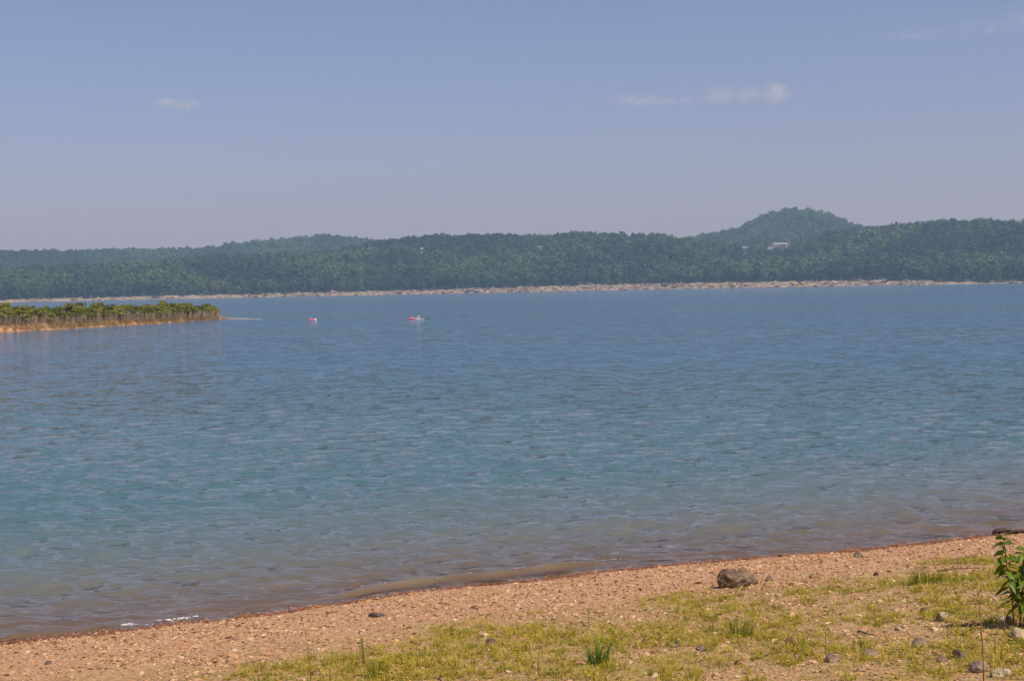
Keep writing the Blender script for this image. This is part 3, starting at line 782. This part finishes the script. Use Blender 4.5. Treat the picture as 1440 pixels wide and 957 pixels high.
cp = MB(); cp.tube([(-.05 + .11 * math.cos(q), 0, .06 + 0.0) for q in np.linspace(0, math.pi, 8)], [.118 * math.sin(q) + .008 for q in np.linspace(0, math.pi, 8)], 14)
co = obj('swim_cap', cp.mesh('swim_cap', True), pale, sw)
# arm sleeve-less: pale skin over the raised arm follows the same line as the arm
ar = MB(); ar.tube([SV[6], SV[7], SV[8], SV[9], SV[10]], [.085, .068, .056, .045, .03], 10); obj('bare_arm', ar.mesh('bare_arm', True), skin, sw)
foam_m = NM('white_foam').principled((.80, .80, .79), 0.5, spec=0.4)
sp_ = MB()
for _ in range(260):
    f = random.random(); q = Vector((-.35 + 1.0 * f + random.gauss(0, .06), -.3 + random.gauss(0, .14), abs(random.gauss(0, .10)) * (1.2 - f) + .01)); k = random.uniform(.008, .035)
    sp_.box(q, (k * 1.6, k * 1.4, k), 0, random.uniform(0, 3))
tag(obj('splash_foam', sp_.mesh('splash_foam'), foam_m, None, (pS.x + .12, pS.y, .03)), 'white splash round the arm of the swimmer', 'splash', kind='stuff')

# ------------------------------------------------------------------ clouds, far outside the haze
def cloud(px, py, dist, L, Hh, W, label, dens, puffs, seed):
    d = ray(px, py); c = Vector((0, 0, CAM_Z)) + d * dist
    o_ = D.meshes.new('cloud'); import bmesh
    bm = bmesh.new(); bmesh.ops.create_icosphere(bm, subdivisions=3, radius=1.0)
    for v in bm.verts: v.co = Vector((v.co.x * L / 2, v.co.y * W / 2, v.co.z * Hh / 2))
    bm.to_mesh(o_); bm.free()
    m = NM('cloud_vapour'); tc = m.n('TexCoord').outputs['Object']
    acc = None
    for (x, z, rx, rz, k) in puffs:
        q = m.vmath('DIVIDE', m.vmath('SUBTRACT', tc, (x * L, 0, z * Hh)), (rx * L * 1.1, W * .42, rz * Hh * 1.45))
        g = m.math('MULTIPLY', m.mapr(m.vmath('LENGTH', q), 1.0, 0.0), k)
        acc = g if acc is None else m.math('MAXIMUM', acc, g)
    nz = m.noise(m.mapping(tc, (1, 1, 1.6), (0, 0, 0), (seed * 700.0, 0, 0)), 1 / 75.0, 5, 0.6)
    dn = m.math('MULTIPLY', acc, m.mapr(nz, 0.34, 0.66, 0.1, 1.3))
    dn = m.math('MULTIPLY', dn, dens)
    v = m.n('VolumePrincipled'); v.inputs['Color'].default_value = (1.0, .965, .93, 1); v.inputs['Anisotropy'].default_value = 0.2
    m.l(dn, v.inputs['Density']); m.l(v.outputs[0], m.out.inputs['Volume'])
    o = obj('cloud', o_, m.m, None, c); o.rotation_euler = (0, 0, -math.atan2(c.x, c.y))
    tag(o, label, 'cloud')
cloud(985, 136, 8000, 1090, 210, 320, 'long thin white cloud with a bright puff at its right end', 0.0085,
      [(.38, .02, .09, .30, 1.0), (.24, -.02, .12, .2, .5), (.10, .02, .13, .24, .5), (-.05, -.1, .2, .12, .22), (-.33, -.02, .15, .17, .5), (-.2, -.08, .2, .12, .3)], 1)
cloud(245, 146, 8000, 340, 120, 200, 'small faint white cloud alone over the left hills', 0.014, [(-.15, .06, .26, .22, .6), (.15, -.06, .28, .2, .7), (.3, 0, .14, .25, .5)], 2)
cloud(1350, 42, 9000, 1300, 260, 400, 'wispy veil of cloud high at the right corner of the sky', 0.002, [(.3, .15, .2, .2, .9), (.1, 0, .35, .2, .5), (-.2, -.05, .25, .16, .5)], 3)
# ------------------------------------------------------------------ loose gravel on the shore
peb = NM('pebble')
pn = peb.noise(peb.n('TexCoord').outputs['Object'], 2.5, 3)
pc_ = peb.ramp(peb.rnd(), [(0.0, (.09, .045, .025)), (0.17, (.26, .135, .07)), (0.35, (.41, .22, .11)), (0.65, (.48, .275, .145)), (0.9, (.55, .355, .20)), (1.0, (.66, .49, .33))])
peb.principled(peb.mix(0.5, pc_, peb.ramp(pn, [(0.3, (.55, .5, .45)), (0.7, (1.2, 1.15, 1.1))]), 'MULTIPLY'), 0.85, spec=0.25)
pebbles = [D.objects.new('pebble_%d' % i, rock_mesh(500 + i, 1, .5, .3, [peb.m], 5)) for i in range(7)]
def scatter_xy(n):
    x = rng.uniform(-10.5, 13.5, n); y = rng.uniform(6.5, 24, n)
    s = shore_s(x, y); return x, y, s
def visible(x, y): return (np.abs(x) < y * 0.40 + 2.2) & (y > 8.0)
GR_PX = [(-100, 990), (200, 990), (350, 958), (480, 922), (560, 903), (640, 886), (750, 872), (850, 862), (960, 846), (1060, 832), (1180, 818), (1260, 803), (1340, 788), (1440, 775)]
GRW = np.array([on_beach(px, py)[:] for px, py in GR_PX])
gr_u, _ = uv_of(GRW[:, 0], GRW[:, 1]); gr_s = shore_s(GRW[:, 0], GRW[:, 1])
def grass_cover(x, y):
    u, _ = uv_of(x, y); s = shore_s(x, y) - np.interp(u, gr_u, gr_s)
    pat = fbm(x, y, 0.9, 4, 111); fine_ = .5 * fbm(x, y, 3.2, 3, 117) + .5 * fbm(x, y, 8.5, 2, 119)
    c = smooth01((s + 0.9 + 2.2 * (pat - 0.5)) / 2.2) * smooth01((pat * .45 + fine_ * .55 - 0.33) / 0.24)
    return c * (s > -0.9)
x, y, s = scatter_xy(370000)
sz = np.exp(rng.normal(math.log(.0088), .50, len(x)))
k = visible(x, y) & (s > -0.5) & (rng.random(len(x)) < (0.92 - 0.5 * grass_cover(x, y)) * np.clip(0.25 + 1.5 * (fbm(x, y, 1.1, 3, 131) - 0.22), 0.2, 1))
x, y, s, sz = x[k], y[k], s[k], np.clip(sz[k], .005, .045)
z = beach_z(x, y) + sz * .12; n = len(x); print('pebbles', n)
rot = np.stack([rng.normal(0, .3, n), rng.normal(0, .3, n), rng.random(n) * 6.28], 1)
gn_scatter('gravel', points_mesh('gravel', np.stack([x, y, z], 1), rng.integers(0, 7, n), rot, np.stack([sz * rng.uniform(.9, 1.5, n), sz, sz * rng.uniform(.8, 1.1, n)], 1)), pebbles,
           ('loose tan and cream gravel spread over the shore', 'gravel'))
# wet red-brown debris right at the waterline
flake = foliage_mat('wet_debris', [(0, (.06, .018, .006)), (0.35, (.20, .06, .018)), (0.75, (.38, .14, .045)), (1, (.48, .25, .12))], 0.1, rough=0.35)
def flake_mesh(seed):
    r = random.Random(seed); b = MB()
    if seed % 2: b.leaf((0, 0, 0), (1, 0, .15), (0, 1, 0), 2.0, 1.1, 0, .2, -.1)
    else: b.tube([(-1.6, 0, 0), (0, .2, .12), (1.6, -.1, .05)], [.16, .2, .1], 5)
    me = b.mesh('flake_%d' % seed); me.materials.append(flake); return me
x, y, s = scatter_xy(470000)
band = 0.18 + 0.12 * vnoise(*uv_of(x, y), 0.8, 121)
k = visible(x, y) & (np.abs(s - band) < 0.13 + 0.12 * vnoise(x, y, 1.7, 123)) ; x, y, s = x[k], y[k], s[k]
k = rng.random(len(x)) < .8; x, y, s = x[k], y[k], s[k]
n = len(x); sz = np.exp(rng.normal(math.log(.0115), .4, n)); print('debris', n)
gn_scatter('driftline_debris', points_mesh('driftline_debris', np.stack([x, y, beach_z(x, y) + .006 + .010 * rng.random(n)], 1), rng.integers(0, 4, n), np.stack([rng.normal(0, .15, n), rng.normal(0, .15, n), rng.random(n) * 6.28], 1), np.repeat(sz[:, None], 3, 1)),
           [D.objects.new('flake_%d' % i, flake_mesh(i)) for i in range(4)], ('band of wet red-brown plant debris along the waterline', 'debris'))
# foam where a ripple breaks at the lower left
def foam_strip(name, px0, px1, label, n, so, sw_):
    u0, u1 = uof(*px0), uof(*px1); b = MB(); r = random.Random(5)
    for _ in range(n):
        u = u0 + (u1 - u0) * r.random(); v0 = float(np.interp(u, sh_u, sh_v)); v = v0 - so + r.gauss(0, sw_) * (1 - abs(2 * (u - u0) / (u1 - u0) - 1)) ** .5 * (.5 + 1.4 * abs(mnoise.noise(Vector((u * 3.1, 0, 7)))))
        xx, yy = P0 + U * u + V * v
        if mnoise.noise(Vector((u * 4.3, v * 9, 0))) < 0: continue
        k = r.uniform(.002, .007); zz = max(.012, float(beach_z(xx, yy))) + .035 * math.exp(-((v - v0 + so) / .12) ** 2) + .01
        b.box((xx, yy, zz), (k * 2, k * 1.6, k * .8), 0, r.uniform(0, 3))
    tag(obj(name, b.mesh(name), foam_m), label, 'foam', kind='stuff')
foam_strip('shore_foam', (172, 887), (285, 878), 'thin white foam where a ripple breaks on the gravel', 420, .16, .07)
foam_strip('ripple_foam', (480, 848), (900, 796), 'specks of white foam on the crest of a low ripple', 90, .62, .03)

# ------------------------------------------------------------------ grass
grass_m = foliage_mat('grass_blades', [(0.0, (.12, .13, .010)), (0.25, (.26, .245, .018)), (0.55, (.42, .35, .03)), (0.8, (.54, .39, .07)), (1.0, (.58, .38, .14))], 0.35)
tufts = [D.objects.new('tuft_%d' % i, tuft(600 + i, 26, [.045, .06, .035, .085, .035][i], [.06, .07, .08, .05, .10][i], .0030, [grass_m], [1.3, 1.1, 1.6, .8, 1.9][i])) for i in range(5)]
def sprig(seed):
    r = random.Random(seed); b = MB(); H = r.uniform(.05, .10)
    for _ in range(r.randint(2, 4)):
        q = r.uniform(0, 6.28); b0 = Vector((.025 * math.cos(q), .025 * math.sin(q), -.01)); t1 = b0 * r.uniform(1.5, 3.5) + Vector((0, 0, H * r.uniform(.6, 1)))
        b.tube([b0, (b0 + t1) / 2 + Vector((r.gauss(0, .004), r.gauss(0, .004), 0)), t1], [.0022, .0018, .001], 4)
        for i in range(9):
            c = b0.lerp(t1, .15 + .85 * i / 8); a = i * 2.4 + r.random()
            b.leaf(c, (math.cos(a), math.sin(a), r.uniform(.1, .9)), (-math.sin(a), math.cos(a), r.gauss(0, .5)), r.uniform(.018, .034), r.uniform(.007, .013), 0, .1, .4)
    me = b.mesh('sprig_%d' % seed); me.materials.append(grass_m); return me
tufts += [D.objects.new('tuft_%d' % i, sprig(650 + i)) for i in range(5, 9)]
x, y, s = scatter_xy(145000)
cov = grass_cover(x, y); k = visible(x, y) & (rng.random(len(x)) < cov * .62); x, y, cov = x[k], y[k], cov[k]
n = len(x); print('tufts', n); sc_ = rng.uniform(.5, 1.25, n) * (.6 + .5 * cov)
gn_scatter('grass', points_mesh('grass', np.stack([x, y, beach_z(x, y)], 1), np.where(rng.random(n) < .3, rng.integers(5, 9, n), rng.integers(0, 5, n)), np.stack([rng.normal(0, .1, n), rng.normal(0, .1, n), rng.random(n) * 6.28], 1), np.stack([sc_ * 1.1, sc_ * 1.1, sc_], 1)), tufts,
           ('short patchy yellow-green grass growing through the gravel', 'grass'))

# ------------------------------------------------------------------ stones that stand out
def stone_mat(name, stops, sc=2.2):
    m = NM(name); tc = m.n('TexCoord').outputs['Object']; f = m.noise(tc, sc * 3, 6, 0.7)
    f2 = m.noise(tc, sc * 5, 4, 0.6)
    h = m.math('ADD', f, m.math('MULTIPLY', f2, 0.5))
    return m.principled(m.ramp(m.math('ADD', m.math('MULTIPLY', f, .7), m.math('MULTIPLY', f2, .3)), stops), 0.9, m.bump(h, 0.9, 0.06), 0.2)
M_BROWN = stone_mat('brown_stone', [(0.3, (.085, .052, .03)), (0.5, (.19, .125, .075)), (0.7, (.34, .24, .155))])
M_PALE = stone_mat('pale_stone', [(0.3, (.26, .18, .10)), (0.5, (.42, .32, .20)), (0.7, (.56, .46, .33))])
M_DARK = stone_mat('dark_stone', [(0.3, (.055, .038, .032)), (0.5, (.115, .08, .066)), (0.7, (.21, .15, .12))])
M_GREY = stone_mat('mauve_grey_stone', [(0.3, (.12, .075, .055)), (0.5, (.23, .155, .12)), (0.7, (.36, .26, .19))])
def stone(px, py, wpx, hpx, mat, label, seed, name='stone', rz=None, flatdepth=1.0):
    """px,py: middle of its foot; size in photo pixels"""
    p = on_beach(px, py); k = PXM(p); me_ = rock_mesh(seed, 4, 1.0, .3, [mat], 6, True)
    vs = np.empty(len(me_.vertices) * 3, np.float32); me_.vertices.foreach_get('co', vs); vs = vs.reshape(-1, 3)
    vs -= (vs.max(0) + vs.min(0)) / 2; vs /= (vs.max(0) - vs.min(0))
    vs *= np.array([wpx * k, wpx * k * .8 * flatdepth, hpx * k * 1.35])
    me_.vertices.foreach_set('co', vs.ravel()); me_.update()
    o = obj(name, me_, None, None, (p.x, p.y + wpx * k * .2, p.z + hpx * k * .22)); o.rotation_euler = (random.gauss(0, .06), random.gauss(0, .06), (random.gauss(0, .25) if rz is None else rz))
    tag(o, label, 'stone'); return o
# the boulder: two humps grown together
import bmesh
pb = on_beach(1036, 825); kb = PXM(pb)
bm = bmesh.new(); bmesh.ops.create_icosphere(bm, subdivisions=5, radius=1.0)
for v in bm.verts:
    d = v.co.copy()
    r1 = 1.0
    v.co = Vector((d.x * 30 * kb, d.y * 17 * kb, d.z * 15.5 * kb))
    v.co.z += kb * (3.0 * math.exp(-((d.x + .45) / .35) ** 2) - 3.2 * math.exp(-((d.x - .05) / .13) ** 2) + 2.2 * math.exp(-((d.x - .5) / .3) ** 2)) * max(0, d.z) 
    if d.x < -.45: v.co.x = -30 * kb * (.45 + (abs(d.x) - .45) * .72)
    q = v.co / kb / 14
    v.co += d * kb * (3.2 * mnoise.noise(q * 1.6) + 1.8 * mnoise.noise(q * 3.7 + Vector((5, 1, 2))) + .7 * mnoise.noise(q * 9))
me_ = D.meshes.new('boulder'); bm.to_mesh(me_); bm.free(); me_.polygons.foreach_set('use_smooth', [True] * len(me_.polygons))
bo = obj('boulder', me_, M_BROWN, None, (pb.x, pb.y + 8 * kb, pb.z + 8 * kb)); bo.rotation_euler = (0, 0, rad(4))
tag(bo, 'large brown two-humped boulder on the gravel between grass and water', 'boulder')
stone(1083, 816, 11, 8, M_BROWN, 'small brown stone on the gravel just right of the boulder', 701)
stone(1144, 812, 12, 7, M_GREY, 'small grey stone at the upper edge of the grass, right of the boulder', 702)
stone(1208, 784, 14, 9, M_BROWN, 'brown stone standing alone on bare gravel near the waterline', 703)
stone(529, 867, 24, 6, M_DARK, 'flat dark stone lying on the gravel just below the waterline debris', 704)
stone(690, 908, 20, 12, M_DARK, 'dark clod of stone among the grass at the bottom middle', 705)
stone(67, 934, 9, 6, M_DARK, 'dark stone on open gravel in the lower left corner', 706)
stone(1350, 927, 22, 15, M_DARK, 'dark purplish stone in the grass below the leafy sapling', 707)
stone(1327, 930, 16, 10, M_GREY, 'reddish grey stone close to the left of the dark purplish stone', 708)
stone(1434, 905, 26, 24, M_PALE, 'tall cream stone at the right edge of the grass under the sapling', 709)
stone(1410, 873, 14, 10, M_PALE, 'rounded pale stone at the foot of the sapling', 710)
stone(1421, 875, 13, 11, M_GREY, 'pinkish stone beside the rounded pale stone at the sapling foot', 711)
stone(1328, 872, 17, 13, M_PALE, 'pointed pale stone standing up out of the grass', 712)
stone(1296, 910, 24, 14, M_GREY, 'broad mauve grey stone in the grass, the largest right of middle', 713)
stone(1224, 922, 24, 9, M_GREY, 'low wide greyish stone half sunk in the grass', 714)
stone(1172, 930, 20, 12, M_GREY, 'grey stone with a grassy top near the bottom of the slope', 715)
stone(1299, 861, 13, 8, M_DARK, 'small dark stone in the grass near a bare gravel strip', 716)
stone(1376, 945, 24, 16, M_GREY, 'mauve stone among pale rubble in the lower right corner', 717)
stone(1385, 938, 15, 9, M_PALE, 'small cream stone among rubble in the lower right corner', 718)
stone(987, 916, 17, 9, M_GREY, 'mauve stone beside a gravel strip right of the green tuft', 719)
stone(953, 905, 8, 6, M_DARK, 'tiny black stone in the grass to the right of the green tuft', 720)
stone(1409, 952, 30, 12, M_PALE, 'flat cream stone on the bottom edge at the right', 721)
stone(1264, 886, 10, 7, M_PALE, 'small pale stone in thick yellow grass', 722)

# dark driftwood clump at the right end of the waterline
pd_ = on_beach(1428, 750); kd = PXM(pd_)
drift_m = plain_mat('wet_wood', (.06, .028, .014), 0.6, 0.3, 20.0)
b = MB(); r = random.Random(9)
for i in range(26):
    a = r.gauss(0, .35); L = r.uniform(10, 26) * kd; c = Vector((r.uniform(-24, 26) * kd, r.uniform(-3, 5) * kd, r.uniform(.5, 5) * kd))
    d = Vector((math.cos(a), math.sin(a), r.gauss(.05, .12))); q = r.uniform(.8, 2.4) * kd
    b.tube([c - d * L * .5, c + Vector((0, 0, q)), c + d * L * .5], [q * .7, q, q * .4], 6)
tag(obj('driftwood', b.mesh('driftwood', True), drift_m, None, pd_), 'dark wet tangle of driftwood at the right end of the waterline', 'driftwood')
def stick(px0, px1, thick, label, seed):
    a, c = on_beach(*px0), on_beach(*px1); r = random.Random(seed); q = thick * PXM(a) / 2; b = MB(); pts = []
    for i in range(7):
        f = i / 6; p = a.lerp(c, f); p.z = float(beach_z(p.x, p.y)) + q * 1.1 + (.008 if 0 < i < 6 else 0); p.x += r.gauss(0, q); p.y += r.gauss(0, q * 1.5); pts.append(p - a)
    b.tube(pts, [q * (1 - .5 * i / 6) for i in range(7)], 6)
    b.tube([pts[3], pts[3] + Vector((.06, .05, .02))], [q * .5, q * .25], 5)
    tag(obj('stick', b.mesh('stick', True), twig_m, None, a), label, 'stick')
twig_m = plain_mat('dry_twig', (.15, .095, .06), 0.85, 0.3, 30.0)
stick((1372, 783), (1338, 788), 3, 'thin dark twig lying on the gravel above the sapling grass', 1)
stick((1203, 889), (1232, 895), 3, 'short brown twig across a bare gravel patch in the grass', 2)
stick((1318, 804), (1395, 800), 2.2, 'long dark stick lying at the upper edge of the grass, left of the sapling', 3)
stick((1040, 823), (1054, 819), 3, 'stub of driftwood lying against the foot of the boulder', 4)

# ------------------------------------------------------------------ plants that stand out
sap_leaf = foliage_mat('sapling_leaf', [(0, (.09, .15, .012)), (0.5, (.19, .26, .02)), (1, (.32, .36, .05))], 0.4, rough=0.4)
weed_leaf = foliage_mat('weed_leaf', [(0, (.10, .13, .015)), (0.5, (.20, .22, .025)), (1, (.33, .31, .05))], 0.4)
green_leaf = foliage_mat('green_blade', [(0, (.04, .11, .010)), (0.5, (.09, .18, .02)), (1, (.17, .25, .04))], 0.35)
stem_red = plain_mat('reddish_stem', (.23, .095, .04), 0.7, 0.2, 20.0)
stem_tan = plain_mat('tan_stem', (.33, .25, .09), 0.8, 0.2, 20.0)
def sapling(px, py, top_py, stems, label):
    p = on_beach(px, py); k = PXM(p); H = (py - top_py) * k
    t = empty('sapling', p); tag(t, label, 'sapling'); r = random.Random(31); lf = MB()
    for (dx, hh, lean) in stems:
        s = MB(); pts = []
        for i in range(7):
            f = i / 6; pts.append(Vector((dx * k * (.35 + .65 * f) + lean * f * f * k, r.gauss(0, .008) + .05 * (r.random() - .5), H * hh * f - (.02 if i == 0 else 0))))
        s.tube(pts, [.0065 * (1 - .6 * i / 6) for i in range(7)], 6); obj('stem', s.mesh('stem', True), stem_red, t)
        n = 40
        for i in range(n):
            f = .28 + .72 * i / (n - 1); j = min(5, int(f * 6)); c = pts[j].lerp(pts[j + 1], f * 6 - j)
            a = i * 2.4 + r.gauss(0, .3); el = r.uniform(-.5, .55) + 1.2 * max(0, f - .8) * 2
            d = Vector((math.cos(a), math.sin(a), el)); sd = Vector((-math.sin(a), math.cos(a), r.gauss(0, .8)))
            lf.leaf(c, d, sd, r.uniform(.09, .15) * (1.15 - .35 * f), r.uniform(.045, .07), 0, .12, .45)
    obj('foliage', lf.mesh('foliage', True), sap_leaf, t)
sapling(1434, 882, 760, [(-18, 1.0, -4), (2, .86, 6), (14, .95, 10), (26, .8, 14)], 'leafy green sapling with reddish stems at the right edge of the shore')
def grass_plant(name, px, py, hpx, spread_px, nb, mat, label, seed, wid=.004, bend=.5, cat='plant'):
    p = on_beach(px, py); k = PXM(p)
    o = obj(name, tuft(seed, nb, hpx * k, spread_px * k / 2, wid, [mat], bend), None, None, p); tag(o, label, cat)
def stalk(px, py, hpx, lean_px, label, seed, mat=None, leaves=8, leafmat=None, lw=.012, name='weed_stalk', head=False):
    p = on_beach(px, py); k = PXM(p); H = hpx * k; r = random.Random(seed); t = empty(name, p); tag(t, label, 'weed')
    s = MB(); pts = [Vector((lean_px * k * f * f, r.gauss(0, .004), H * f - .01)) for f in [i / 6 for i in range(7)]]
    s.tube(pts, [.0042 * (1 - .6 * i / 6) for i in range(7)], 5)
    obj('stem', s.mesh('stem', True), mat or stem_tan, t)
    if leaves:
        lf = MB()
        for i in range(leaves):
            f = .08 + .9 * i / leaves; j = min(5, int(f * 6)); c = pts[j].lerp(pts[j + 1], f * 6 - j); a = i * 2.4 + r.random()
            lf.leaf(c, (math.cos(a), math.sin(a), .9), (-math.sin(a), math.cos(a), 0), r.uniform(.03, .06), lw * r.uniform(.7, 1.2), 0, .1, .5)
        obj('foliage', lf.mesh('foliage', True), leafmat or weed_leaf, t)
    if head:
        h = MB(); h.tube([pts[-1], pts[-1] + Vector((0, 0, H * .08))], [.007, .003], 6); obj('seed_head', h.mesh('seed_head', True), stem_tan, t)
grass_plant('green_tuft', 842, 934, 38, 30, 90, green_leaf, 'bright green leafy tuft standing out in the yellow grass, bottom middle', 801, .006, .6)
stalk(512, 936, 44, -4, 'tall bushy yellow-green weed spike, leftmost clump of the grass', 802, None, 70, weed_leaf, .014, 'weed_spike')
grass_plant('grass_clump', 528, 952, 30, 34, 80, weed_leaf, 'green clump at the foot of the tall yellow weed spike', 803, .004, .4)
stalk(437, 957, 90, -10, 'thin bare reddish stalk standing apart on the gravel at left', 804, stem_red, 4, weed_leaf, .008, head=True)
stalk(464, 957, 52, 6, 'thin short stalk beside the bare reddish stalk at left', 805, stem_tan, 4, weed_leaf, .008)
stalk(597, 922, 18, 1, 'small upright yellow sprig alone on the gravel edge', 806, None, 16, weed_leaf, .010)
stalk(828, 880, 28, 1, 'upright yellow-green weed at the top edge of the grass, middle', 807, None, 20, weed_leaf, .012)
stalk(757, 950, 44, 3, 'brown dead stalk in the grass left of the bright green tuft', 808, stem_red, 3, weed_leaf, .008)
stalk(1380, 900, 50, -3, 'thin red stalk just left of the leafy sapling', 809, stem_red, 6, weed_leaf, .01)
stalk(1383, 958, 120, -6, 'tall thin red stalk below the sapling, reaching from the bottom edge', 810, stem_red, 5, weed_leaf, .008, head=True)
stalk(1412, 895, 48, 2, 'bare red stalk in front of the sapling stems', 811, stem_red, 2, weed_leaf, .008)
stalk(1162, 925, 62, -2, 'dark grass stalk rising beside the grassy-topped grey stone', 812, stem_tan, 6, weed_leaf, .008, head=True)
grass_plant('grass_clump', 1392, 875, 14, 18, 50, green_leaf, 'small blue-green clump left of the rounded pale stone', 813, .005, .7)
grass_plant('grass_clump', 1165, 830, 14, 22, 50, weed_leaf, 'pale yellow clump at the top edge of the grass, right of the boulder', 814, .004, .6)
grass_plant('grass_clump', 1305, 820, 26, 50, 150, weed_leaf, 'large light-green clump at the upper edge of the grass, near the long stick', 815, .004, .5)
grass_plant('creeping_clump', 1352, 817, 7, 36, 110, green_leaf, 'low green patch left of the sapling under the long stick', 816, .006, 1.2)
grass_plant('grass_clump', 1040, 895, 30, 40, 110, weed_leaf, 'tall yellow clump below the boulder in the middle of the grass', 817, .004, .5)
